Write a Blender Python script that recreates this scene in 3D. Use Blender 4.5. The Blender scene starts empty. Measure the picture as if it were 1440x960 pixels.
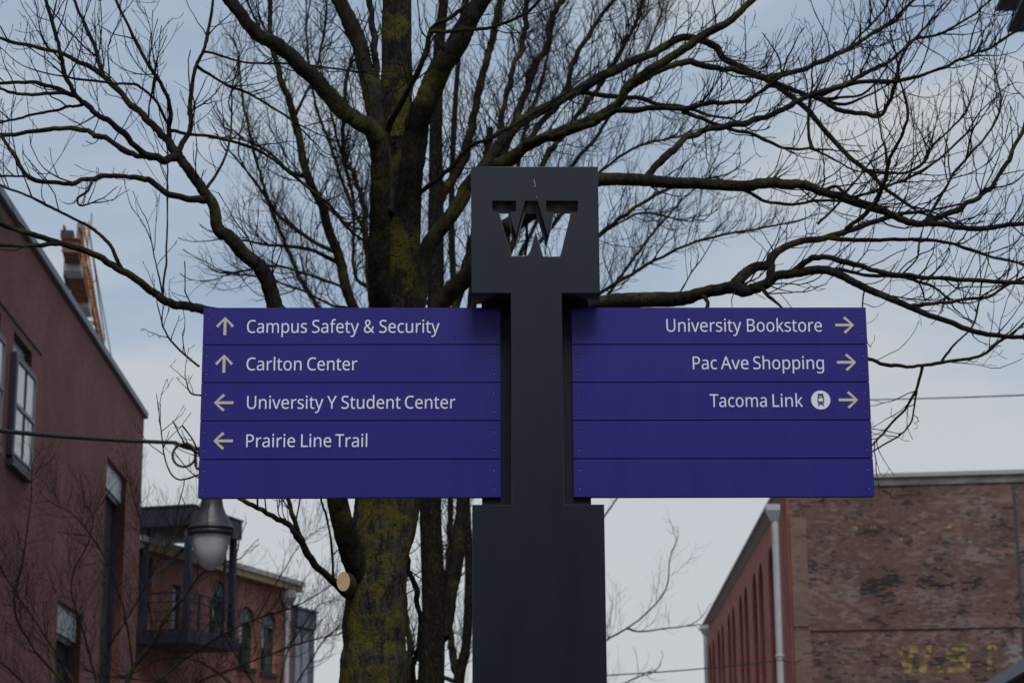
import bpy, bmesh, math, random
import numpy as np
from mathutils import Vector, Matrix
random.seed(7); RNG = np.random.default_rng(7)
S = bpy.context.scene
COL = S.collection
R_ = math.radians

# ------------------------------------------------------------------ camera
FPX, CAMZ = 2900.0, 1.6                      # focal length in pixels of a 1440 px wide picture
PITCH, ROLL = R_(13.690), R_(-0.320)
fw = np.array([0, math.cos(PITCH), math.sin(PITCH)])
_r0 = np.array([1.0, 0, 0]); _u0 = np.cross(_r0, fw)
rt = _r0*math.cos(ROLL) + _u0*math.sin(ROLL)
up = _u0*math.cos(ROLL) - _r0*math.sin(ROLL)
CAM = np.array([0, 0, CAMZ])
cd = bpy.data.cameras.new('camera'); cd.sensor_width = 36; cd.lens = FPX/1440*36
cd.clip_start = 0.1; cd.clip_end = 5000
cd.dof.use_dof = True; cd.dof.focus_distance = 8.35; cd.dof.aperture_fstop = 6.8
cam = bpy.data.objects.new('camera', cd); COL.objects.link(cam)
M = Matrix.Identity(4)
for i in range(3):
    M[i][0], M[i][1], M[i][2], M[i][3] = rt[i], up[i], -fw[i], CAM[i]
cam.matrix_world = M
S.camera = cam
S.render.resolution_x, S.render.resolution_y = 1024, 682

# ------------------------------------------------------------------ sky and sun (bright overcast)
SUN_EL, SUN_AZ = R_(56), R_(172)             # azimuth clockwise from +Y: high behind the photographer, a little to the right
w = bpy.data.worlds.new('World'); S.world = w; w.use_nodes = True
nt = w.node_tree; nt.nodes.clear()
def N(t, tree=None, **kw):
    n = (tree or nt).nodes.new(t)
    for k, v in kw.items(): setattr(n, k, v)
    return n
out = N('ShaderNodeOutputWorld'); bgs = N('ShaderNodeBackground'); bgc = N('ShaderNodeBackground'); mixs = N('ShaderNodeMixShader')
sky = N('ShaderNodeTexSky'); sky.sky_type = 'NISHITA'; sky.sun_disc = False
sky.sun_elevation = SUN_EL; sky.sun_rotation = SUN_AZ; sky.air_density = 1.0; sky.dust_density = 2.0
bgs.inputs['Strength'].default_value = 0.06
tc = N('ShaderNodeTexCoord'); mp = N('ShaderNodeMapping'); mp.inputs['Scale'].default_value = (2.6, 2.6, 7.0)
mp.inputs['Location'].default_value = (0.35, 0.2, 0.55)
nz = N('ShaderNodeTexNoise'); nz.inputs['Scale'].default_value = 1.5; nz.inputs['Detail'].default_value = 6; nz.inputs['Roughness'].default_value = 0.5
nz.inputs['Distortion'].default_value = 0.4
cr = N('ShaderNodeValToRGB'); cr.color_ramp.elements[0].position = 0.35; cr.color_ramp.elements[1].position = 0.65
cr.color_ramp.elements[0].color = (0.250, 0.320, 0.430, 1); cr.color_ramp.elements[1].color = (0.445, 0.465, 0.485, 1)
_e = cr.color_ramp.elements.new(0.50); _e.color = (0.316, 0.386, 0.472, 1)
sep = N('ShaderNodeSeparateXYZ'); mr = N('ShaderNodeMapRange'); mr.inputs['From Min'].default_value = 0.05; mr.inputs['From Max'].default_value = 0.42
mr.inputs['To Min'].default_value = 0.19; mr.inputs['To Max'].default_value = -0.065
ad = N('ShaderNodeMath', operation='ADD')
L = nt.links.new
L(tc.outputs['Generated'], mp.inputs['Vector']); L(mp.outputs[0], nz.inputs['Vector'])
L(tc.outputs['Generated'], sep.inputs[0]); L(sep.outputs['Z'], mr.inputs['Value'])
L(nz.outputs['Fac'], ad.inputs[0]); L(mr.outputs[0], ad.inputs[1]); L(ad.outputs[0], cr.inputs['Fac'])
L(cr.outputs['Color'], bgc.inputs['Color']); L(sky.outputs[0], bgs.inputs['Color'])
mixs.inputs['Fac'].default_value = 0.86
L(bgs.outputs[0], mixs.inputs[1]); L(bgc.outputs[0], mixs.inputs[2]); L(mixs.outputs[0], out.inputs['Surface'])
sd = bpy.data.lights.new('sun', 'SUN'); sd.energy = 1.5; sd.angle = R_(24); sd.color = (1.0, 0.965, 0.92)
sun = bpy.data.objects.new('sun', sd); COL.objects.link(sun)
sv = Vector((math.sin(SUN_AZ)*math.cos(SUN_EL), math.cos(SUN_AZ)*math.cos(SUN_EL), math.sin(SUN_EL)))
sun.rotation_euler = sv.to_track_quat('Z', 'Y').to_euler(); sun.location = (0, -20, 40)
vs = S.view_settings; vs.view_transform = 'Standard'; vs.look = 'None'; vs.exposure = 0.42; vs.gamma = 1.0; vs.use_curve_mapping = False
S.cycles.max_bounces = 6

# ------------------------------------------------------------------ helpers
def ray(px, py):
    d = fw + rt*((px-720)/FPX) - up*((py-480)/FPX)
    return d
def at(px, py, Y):
    d = ray(px, py); return CAM + d*(Y/d[1])

def tag(o, label=None, cat=None, group=None, kind=None):
    if label: o['label'] = label
    if cat: o['category'] = cat
    if group: o['group'] = group
    if kind: o['kind'] = kind
    return o
def empty(name, loc=(0, 0, 0), rz=0.0, **kw):
    o = bpy.data.objects.new(name, None); COL.objects.link(o); o.empty_display_size = 0.2
    o.location = loc; o.rotation_euler = (0, 0, rz); return tag(o, **kw)
def link(name, me, mat, parent=None, rz=0.0, smooth=False, loc=(0, 0, 0)):
    o = bpy.data.objects.new(name, me); COL.objects.link(o)
    if mat and not me.materials: me.materials.append(mat)
    if parent: o.parent = parent
    o.rotation_euler = (0, 0, rz); o.location = loc
    if smooth:
        me.polygons.foreach_set('use_smooth', [True]*len(me.polygons))
    return o

class MB:
    """collects boxes, bars and lathes into one mesh"""
    def __init__(s): s.v = []; s.f = []
    def add(s, V, F):
        b = len(s.v); s.v += [tuple(map(float, p)) for p in V]; s.f += [tuple(i+b for i in q) for q in F]; return s
    def box(s, a, b):
        (x0, y0, z0), (x1, y1, z1) = a, b
        V = [(x0,y0,z0),(x1,y0,z0),(x1,y1,z0),(x0,y1,z0),(x0,y0,z1),(x1,y0,z1),(x1,y1,z1),(x0,y1,z1)]
        return s.add(V, [(0,3,2,1),(4,5,6,7),(0,1,5,4),(1,2,6,5),(2,3,7,6),(3,0,4,7)])
    def hexa(s, V): return s.add(V, [(0,3,2,1),(4,5,6,7),(0,1,5,4),(1,2,6,5),(2,3,7,6),(3,0,4,7)])
    def bar(s, a, b, wd, ht=None):
        a = np.array(a, float); b = np.array(b, float); ht = ht or wd
        t = (b-a)/np.linalg.norm(b-a); r = np.array([0, 0, 1.0]) if abs(t[2]) < .9 else np.array([1.0, 0, 0])
        x = np.cross(t, r); x /= np.linalg.norm(x); y = np.cross(x, t)
        q = [a-x*wd/2-y*ht/2, a+x*wd/2-y*ht/2, a+x*wd/2+y*ht/2, a-x*wd/2+y*ht/2]
        return s.hexa(q+[p+(b-a) for p in q])
    def lathe(s, prof, c=(0, 0, 0), n=32, caps=True):
        V = []; F = []
        for r, z in prof:
            for k in range(n):
                a = 2*math.pi*k/n; V.append((c[0]+r*math.cos(a), c[1]+r*math.sin(a), c[2]+z))
        for i in range(len(prof)-1):
            for k in range(n):
                k2 = (k+1) % n; F.append((i*n+k, i*n+k2, (i+1)*n+k2, (i+1)*n+k))
        if caps:
            F.append(tuple(range(n-1, -1, -1))); F.append(tuple((len(prof)-1)*n+k for k in range(n)))
        return s.add(V, F)
    def tube(s, P, R, k=8, cap=True):
        V, F = tube_arrays(np.array(P, float), np.array(R, float) if np.ndim(R) else np.full(len(P), float(R)), k)
        s.add(V, F.tolist())
        if cap:
            b = len(s.v)-len(V); s.f.append(tuple(b+i for i in range(k-1, -1, -1))); s.f.append(tuple(len(s.v)-k+i for i in range(k)))
        return s
    def mesh(s, name='m'):
        me = bpy.data.meshes.new(name); me.from_pydata(s.v, [], s.f); me.update(); return me
    def build(s, name, mat, parent=None, rz=0.0, smooth=False, bevel=0.0, loc=(0, 0, 0)):
        me = s.mesh(name)
        if bevel:
            bm = bmesh.new(); bm.from_mesh(me)
            bmesh.ops.bevel(bm, geom=[e for e in bm.edges], offset=bevel, segments=2, affect='EDGES', clamp_overlap=True)
            bm.to_mesh(me); bm.free()
        return link(name, me, mat, parent, rz, smooth, loc)

def tube_arrays(P, R, k):
    n = len(P); T = np.gradient(P, axis=0); T /= np.linalg.norm(T, axis=1)[:, None]+1e-12
    ref = np.array([0, 0, 1.0]) if abs(T[0][2]) < .9 else np.array([1.0, 0, 0])
    A = np.empty((n, 3)); a = np.cross(T[0], ref); a /= np.linalg.norm(a); A[0] = a
    for i in range(1, n):
        a = a - T[i]*np.dot(a, T[i]); a /= np.linalg.norm(a)+1e-12; A[i] = a
    B = np.cross(T, A); th = np.arange(k)*2*math.pi/k
    V = P[:, None, :] + R[:, None, None]*(A[:, None, :]*np.cos(th)[None, :, None] + B[:, None, :]*np.sin(th)[None, :, None])
    i = np.arange(n-1)[:, None]*k; j = np.arange(k)[None, :]; j2 = (j+1) % k
    F = np.stack([i+j, i+j2, i+k+j2, i+k+j], -1).reshape(-1, 4)
    return V.reshape(-1, 3), F

def quad_mesh(name, Vs, Fs):
    V = np.concatenate(Vs); off = np.cumsum([0]+[len(v) for v in Vs[:-1]])
    F = np.concatenate([f+o for f, o in zip(Fs, off)])
    me = bpy.data.meshes.new(name)
    me.vertices.add(len(V)); me.vertices.foreach_set('co', V.astype(np.float32).ravel())
    me.loops.add(F.size); me.loops.foreach_set('vertex_index', F.astype(np.int32).ravel())
    me.polygons.add(len(F)); me.polygons.foreach_set('loop_start', np.arange(0, F.size, 4, dtype=np.int32))
    me.update(calc_edges=True); me.polygons.foreach_set('use_smooth', np.ones(len(F), bool)); me.update()
    return me

def solid(loops, y0, y1, bevel=0.0):
    """flat outline(s) with holes in the x-z plane, given thickness from y0 (front) to y1"""
    c = bpy.data.curves.new('c', 'CURVE'); c.dimensions = '2D'; c.fill_mode = 'BOTH'; c.extrude = abs(y1-y0)/2 - bevel
    if bevel: c.bevel_depth = bevel; c.bevel_resolution = 1; c.offset = -bevel
    for lp in loops:
        sp = c.splines.new('POLY'); sp.points.add(len(lp)-1); sp.use_cyclic_u = True
        for p, (x, z) in zip(sp.points, lp): p.co = (x, z, 0, 1)
    o = bpy.data.objects.new('c', c); COL.objects.link(o)
    dg = bpy.context.evaluated_depsgraph_get()
    me = bpy.data.meshes.new_from_object(o.evaluated_get(dg))
    bpy.data.objects.remove(o); bpy.data.curves.remove(c)
    ym = (y0+y1)/2
    me.transform(Matrix(((1, 0, 0, 0), (0, 0, -1, ym), (0, 1, 0, 0), (0, 0, 0, 1))))
    me.update(); return me

# ------------------------------------------------------------------ materials
def mat(name):
    m = bpy.data.materials.new(name); m.use_nodes = True; t = m.node_tree
    b = t.nodes['Principled BSDF']; return m, t, b
def coords(t, kind='Object', scale=(1, 1, 1)):
    c = t.nodes.new('ShaderNodeTexCoord'); m = t.nodes.new('ShaderNodeMapping'); m.inputs['Scale'].default_value = scale
    t.links.new(c.outputs[kind], m.inputs['Vector']); return m.outputs[0]
def noise(t, vec, scale, detail=4, rough=.55):
    n = t.nodes.new('ShaderNodeTexNoise'); n.inputs['Scale'].default_value = scale; n.inputs['Detail'].default_value = detail
    n.inputs['Roughness'].default_value = rough; t.links.new(vec, n.inputs['Vector']); return n.outputs['Fac']
def ramp(t, fac, *stops):
    r = t.nodes.new('ShaderNodeValToRGB'); e = r.color_ramp.elements
    while len(e) < len(stops): e.new(0.5)
    for el, (p, c) in zip(e, stops): el.position = p; el.color = (*c, 1) if len(c) == 3 else c
    t.links.new(fac, r.inputs['Fac']); return r.outputs['Color']
def mixc(t, fac, a, b, mode='MIX'):
    m = t.nodes.new('ShaderNodeMix'); m.data_type = 'RGBA'; m.blend_type = mode
    for sock, v in ((m.inputs[0], fac), (m.inputs[6], a), (m.inputs[7], b)):
        if hasattr(v, 'links') or isinstance(v, bpy.types.NodeSocket): t.links.new(v, sock)
        elif isinstance(v, (int, float)): sock.default_value = v
        else: sock.default_value = (*v, 1)
    return m.outputs[2]
def bump(t, b, h, strength=.3, dist=.02):
    n = t.nodes.new('ShaderNodeBump'); n.inputs['Strength'].default_value = strength; n.inputs['Distance'].default_value = dist
    t.links.new(h, n.inputs['Height']); t.links.new(n.outputs[0], b.inputs['Normal'])
def plain(name, c, rough=.6, var=.12, scale=3.0, metal=0.0, spec=.5, stretch=(1, 1, 1), bmp=0.0):
    m, t, b = mat(name); v = coords(t, 'Object', stretch); n = noise(t, v, scale, 5)
    lo = tuple(x*(1-var) for x in c); hi = tuple(min(1, x*(1+var)) for x in c)
    t.links.new(ramp(t, n, (.3, lo), (.7, hi)), b.inputs['Base Color'])
    rr = t.nodes.new('ShaderNodeMapRange'); rr.inputs['To Min'].default_value = max(.02, rough-.07); rr.inputs['To Max'].default_value = min(1, rough+.07)
    t.links.new(noise(t, v, scale*4, 3), rr.inputs['Value']); t.links.new(rr.outputs[0], b.inputs['Roughness'])
    b.inputs['Metallic'].default_value = metal; b.inputs['Specular IOR Level'].default_value = spec
    if bmp: bump(t, b, noise(t, v, scale*8, 4), bmp, .01)
    return m
def brick(name, c1, c2, mortar, scale=1.0, weather=None, rough=.9, wscale=.35, wrange=(.45, .65), dark=None, msize=.012):
    """brick courses across local x, rising along z; optional old paint or soot left in patches"""
    m, t, b = mat(name)
    tcn = t.nodes.new('ShaderNodeTexCoord'); sp = t.nodes.new('ShaderNodeSeparateXYZ'); t.links.new(tcn.outputs['Object'], sp.inputs[0])
    ax = t.nodes.new('ShaderNodeMath'); ax.operation = 'ADD'; t.links.new(sp.outputs['X'], ax.inputs[0]); t.links.new(sp.outputs['Y'], ax.inputs[1])
    cb = t.nodes.new('ShaderNodeCombineXYZ'); t.links.new(ax.outputs[0], cb.inputs['X']); t.links.new(sp.outputs['Z'], cb.inputs['Y'])
    br = t.nodes.new('ShaderNodeTexBrick'); br.inputs['Scale'].default_value = 1.0
    br.inputs['Brick Width'].default_value = .215*scale; br.inputs['Row Height'].default_value = .075*scale; br.inputs['Mortar Size'].default_value = msize*scale
    br.inputs['Mortar Smooth'].default_value = .3; br.inputs['Bias'].default_value = 0
    for k, c in (('Color1', c1), ('Color2', c2), ('Mortar', mortar)): br.inputs[k].default_value = (*c, 1)
    t.links.new(cb.outputs[0], br.inputs['Vector'])
    n1 = noise(t, cb.outputs[0], .55, 6, .6)
    b2 = t.nodes.new('ShaderNodeTexBrick'); b2.inputs['Scale'].default_value = 1.0     # a random grey for each brick
    b2.inputs['Brick Width'].default_value = .215*scale; b2.inputs['Row Height'].default_value = .075*scale; b2.inputs['Mortar Size'].default_value = 0
    for k, c in (('Color1', (0, 0, 0)), ('Color2', (1, 1, 1)), ('Mortar', (.5, .5, .5))): b2.inputs[k].default_value = (*c, 1)
    t.links.new(cb.outputs[0], b2.inputs['Vector'])
    colr = mixc(t, .55, br.outputs['Color'], ramp(t, n1, (.25, (.35, .33, .33)), (.75, (1.25, 1.2, 1.15))), 'MULTIPLY')
    if weather: colr = mixc(t, .85, colr, ramp(t, b2.outputs['Color'], (.0, (.70, .68, .68)), (.5, (1, 1, 1)), (1.0, (1.32, 1.27, 1.22))), 'MULTIPLY')
    if weather:
        mpn = t.nodes.new('ShaderNodeMapping'); mpn.inputs['Scale'].default_value = (.8, 1.25, 1); t.links.new(cb.outputs[0], mpn.inputs['Vector'])
        for k, (wc, ws, lo, hi, amt, *zone) in enumerate(weather):
            mpk = t.nodes.new('ShaderNodeMapping'); mpk.inputs['Location'].default_value = (7.3*k+1, 3.1*k, k*5.7); t.links.new(mpn.outputs[0], mpk.inputs['Vector'])
            f = noise(t, mpk.outputs[0], ws, 8, .72)
            if len(zone):
                x0, x1, z0, z1, soft = zone[0]; f2_ = None
                for ax_, a0, a1 in (('X', x0, x1), ('Y', z0, z1)):
                    sx = t.nodes.new('ShaderNodeSeparateXYZ'); t.links.new(cb.outputs[0], sx.inputs[0])
                    for p_, q_ in ((a0-soft, a0+soft), (a1+soft, a1-soft)):
                        mk = t.nodes.new('ShaderNodeMapRange'); mk.interpolation_type = 'SMOOTHSTEP'; mk.inputs['From Min'].default_value = p_; mk.inputs['From Max'].default_value = q_
                        t.links.new(sx.outputs[ax_], mk.inputs['Value'])
                        if f2_ is None: f2_ = mk.outputs[0]
                        else:
                            mu = t.nodes.new('ShaderNodeMath'); mu.operation = 'MULTIPLY'; t.links.new(f2_, mu.inputs[0]); t.links.new(mk.outputs[0], mu.inputs[1]); f2_ = mu.outputs[0]
                mu = t.nodes.new('ShaderNodeMath'); mu.operation = 'MULTIPLY_ADD'; t.links.new(f2_, mu.inputs[0]); mu.inputs[1].default_value = .45
                su = t.nodes.new('ShaderNodeMath'); su.operation = 'SUBTRACT'; t.links.new(f, su.inputs[0]); su.inputs[1].default_value = .45
                t.links.new(su.outputs[0], mu.inputs[2]); f = mu.outputs[0]
            ma_ = t.nodes.new('ShaderNodeMath'); ma_.operation = 'MULTIPLY_ADD'; t.links.new(b2.outputs['Color'], ma_.inputs[0]); ma_.inputs[1].default_value = .26
            mb_ = t.nodes.new('ShaderNodeMath'); mb_.operation = 'SUBTRACT'; t.links.new(f, mb_.inputs[0]); mb_.inputs[1].default_value = .13
            t.links.new(mb_.outputs[0], ma_.inputs[2]); f = ma_.outputs[0]
            fac = ramp(t, f, (lo, (0, 0, 0)), (hi, (amt, amt, amt)))
            colr = mixc(t, fac, colr, wc)
    t.links.new(colr, b.inputs['Base Color']); b.inputs['Roughness'].default_value = rough
    b.inputs['Specular IOR Level'].default_value = .25
    bump(t, b, br.outputs['Fac'], -.25, .008)
    return m
def bark(name, dark, light, moss, mlo=.5, mhi=.62, fiss=True, mscale=5.0, amt=1.0):
    m, t, b = mat(name); v = coords(t)
    vs_ = coords(t, 'Object', (1, 1, .22))
    n = noise(t, vs_, 26, 6, .65); base = ramp(t, n, (.32, dark), (.68, light))
    vo = t.nodes.new('ShaderNodeTexVoronoi'); vo.feature = 'DISTANCE_TO_EDGE'; vo.inputs['Scale'].default_value = 38; t.links.new(vs_, vo.inputs['Vector'])
    crk = ramp(t, vo.outputs['Distance'], (.0, (.25, .25, .25)), (.12, (1, 1, 1)))
    base = mixc(t, .8 if fiss else .3, base, crk, 'MULTIPLY')
    f1 = noise(t, v, mscale, 3, .55); f2 = noise(t, v, mscale*7, 5, .7)
    ma = t.nodes.new('ShaderNodeMath'); ma.operation = 'MULTIPLY_ADD'; t.links.new(f2, ma.inputs[0]); ma.inputs[1].default_value = .55; t.links.new(f1, ma.inputs[2])
    fac = ramp(t, ma.outputs[0], (mlo+.26, (0, 0, 0)), (mhi+.26, (amt, amt, amt)))
    mcol = ramp(t, noise(t, v, mscale*3, 4), (.3, tuple(x*.55 for x in moss)), (.55, moss), (.72, (moss[0]*1.5, moss[1]*1.05, moss[2])))
    t.links.new(mixc(t, fac, base, mcol), b.inputs['Base Color']); b.inputs['Roughness'].default_value = .95
    b.inputs['Specular IOR Level'].default_value = .15
    h = t.nodes.new('ShaderNodeMath'); h.operation = 'ADD'; t.links.new(vo.outputs['Distance'], h.inputs[0]); t.links.new(f2, h.inputs[1])
    bump(t, b, h.outputs[0], 1.0, .045 if fiss else .01)
    return m
def glass_dark(name, c=(.02, .025, .03), rough=.03):
    m, t, b = mat(name); b.inputs['Base Color'].default_value = (*c, 1); b.inputs['Roughness'].default_value = rough
    b.inputs['IOR'].default_value = 1.9; b.inputs['Specular IOR Level'].default_value = 1.0
    bump(t, b, noise(t, coords(t), 1.2, 2), .05, .05); return m

MT = dict(
    post=plain('dark_grey_blue_paint', (.0056, .0080, .0175), .37, .10, 1.3, 0, .56, stretch=(1, 1, .35), bmp=.02),
    core=plain('recessed_dark_paint', (.0060, .0085, .0165), .6, .06, 3.0, 0, .3),
    purple=plain('purple_panel_paint', (.0195, .0160, .202), .42, .06, 1.6, 0, .42, stretch=(2.5, 1, .5)),
    bolt=plain('purple_bolt_head', (.018, .0145, .13), .4, .1),
    white=plain('white_sign_film', (.82, .85, .90), .45, .03),
    gold=plain('pale_gold_sign_film', (.58, .565, .43), .45, .04),
    ink=plain('symbol_ink', (.016, .014, .06), .5, .05),
    scratch=plain('bare_scratch', (.55, .56, .58), .6, .1),
    bark=bark('mossy_bark', (.012, .010, .008), (.125, .116, .098), (.130, .112, .021), .485, .57, True, 10.0),
    barkup=bark('upper_bark', (.008, .007, .006), (.048, .043, .034), (.085, .082, .016), .48, .61, True, 5.0),
    limb=bark('limb_bark', (.0055, .005, .0042), (.026, .0235, .018), (.066, .065, .014), .50, .68, False, 4.0, .7),
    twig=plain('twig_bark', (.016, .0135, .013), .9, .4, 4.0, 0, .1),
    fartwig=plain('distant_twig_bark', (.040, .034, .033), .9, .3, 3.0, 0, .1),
    farbark=bark('distant_mossy_bark', (.013, .0105, .008), (.038, .031, .024), (.052, .044, .009), .60, .72, True, 3.0, .85),
        brown=brick('brown_painted_brick', (.275, .108, .096), (.215, .083, .074), (.145, .063, .056), 1.0, rough=.85),
    red=brick('red_brick', (.30, .115, .085), (.20, .080, .062), (.25, .15, .125), 1.0, [((.03, .02, .018), .6, .62, .75, .8)]),
    redside=brick('red_brick_side_wall', (.46, .150, .118), (.38, .122, .098), (.36, .15, .125), 1.0, [((.04, .02, .018), .5, .6, .75, .6)]),
    rawred=brick('raw_red_brick', (.33, .090, .064), (.24, .066, .050), (.28, .12, .10), 1.0),
    oldpale=brick('pale_weathered_brick', (.235, .155, .125), (.165, .105, .085), (.17, .135, .115), 1.15, [((.05, .045, .045), .8, .6, .68, .7)]),
    coping=plain('blue_grey_metal_coping', (.115, .135, .175), .5, .1, 1.0),
    concrete=plain('weathered_concrete', (.31, .30, .28), .9, .25, 2.5, bmp=.2),
    navy=plain('navy_painted_steel', (.011, .0155, .032), .5, .12, 2.0),
    greenf=plain('dark_green_window_paint', (.018, .032, .028), .5, .1),
    greenl=plain('green_window_head_panel', (.10, .14, .12), .6, .1),
    paleframe=plain('grey_window_frame', (.17, .165, .17), .55, .08),
    transom=plain('pale_grey_metal_panel', (.34, .36, .40), .4, .25, 1.2),
    blackin=plain('dark_recess', (.012, .010, .011), .8, .1),
    glass=glass_dark('window_glass'),
    sky_reflection=plain('pane_with_painted_reflection', (.38, .42, .45), .12, .08, .8, 0, 1.0),  # pale base colour stands in for sky reflected in the glass
    tan=plain('tan_cornice_board', (.30, .20, .115), .8, .15, 3.0),
    tancornice=plain('stained_brown_cornice', (.20, .145, .12), .9, .2, 2.0),
    pipe=plain('white_painted_downpipe', (.38, .38, .39), .5, .1, 1.5),
    lampm=plain('grey_cast_metal', (.050, .052, .060), .45, .25, 5.0, .3, .5),
    crane=plain('rusty_orange_crane_paint', (.42, .165, .04), .7, .4, 2.5),
    cranedark=plain('dark_rust_machinery', (.20, .070, .028), .8, .4, 2.0),
    cranewhite=plain('pale_grey_concrete_block', (.52, .52, .51), .8, .12, 1.0),
    cable=plain('black_cable_rubber', (.012, .012, .014), .6, .1),
    wire=plain('grey_blue_wire', (.36, .46, .55), .5, .1),
    soffit=plain('grey_soffit_board', (.20, .205, .22), .7, .15, 1.0),
    darksteel=plain('dark_eave_metal', (.030, .032, .038), .5, .2),
    asphalt=plain('asphalt', (.04, .04, .042), .9, .2, 8.0, bmp=.3),
    paving=plain('concrete_paving', (.085, .082, .078), .9, .15, 1.5, bmp=.2),
    palecop=plain('pale_metal_coping', (.30, .295, .285), .6, .1, 1.0),
    parapet=plain('lichen_grey_parapet', (.15, .15, .125), .9, .45, 1.4, stretch=(1, 1, 3)),
)
def globe_mat():
    m, t, b = mat('frosted_globe'); v = coords(t)
    n = noise(t, v, 4, 4); t.links.new(ramp(t, n, (.3, (.38, .39, .40)), (.7, (.64, .645, .65))), b.inputs['Base Color'])
    b.inputs['Roughness'].default_value = .28; b.inputs['Subsurface Weight'].default_value = .25; b.inputs['Subsurface Radius'].default_value = (.1, .1, .1)
    return m
MT['globe'] = globe_mat()
def wood_mat():
    m, t, b = mat('fresh_cut_wood'); v = coords(t, 'Generated')
    mp_ = v.node; mp_.inputs['Location'].default_value = (-.46, -.5, -.53)
    wv = t.nodes.new('ShaderNodeTexWave'); wv.wave_type = 'RINGS'; wv.rings_direction = 'SPHERICAL'; wv.inputs['Scale'].default_value = 5; wv.inputs['Distortion'].default_value = 3
    t.links.new(v, wv.inputs['Vector'])
    c = mixc(t, .5, ramp(t, wv.outputs['Fac'], (.1, (.40, .26, .14)), (.8, (.60, .44, .27))), ramp(t, noise(t, v, 6, 4), (.35, (.38, .24, .13)), (.65, (.68, .47, .27))))
    t.links.new(c, b.inputs['Base Color']); b.inputs['Roughness'].default_value = .85; return m
MT['wood'] = wood_mat()
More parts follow.
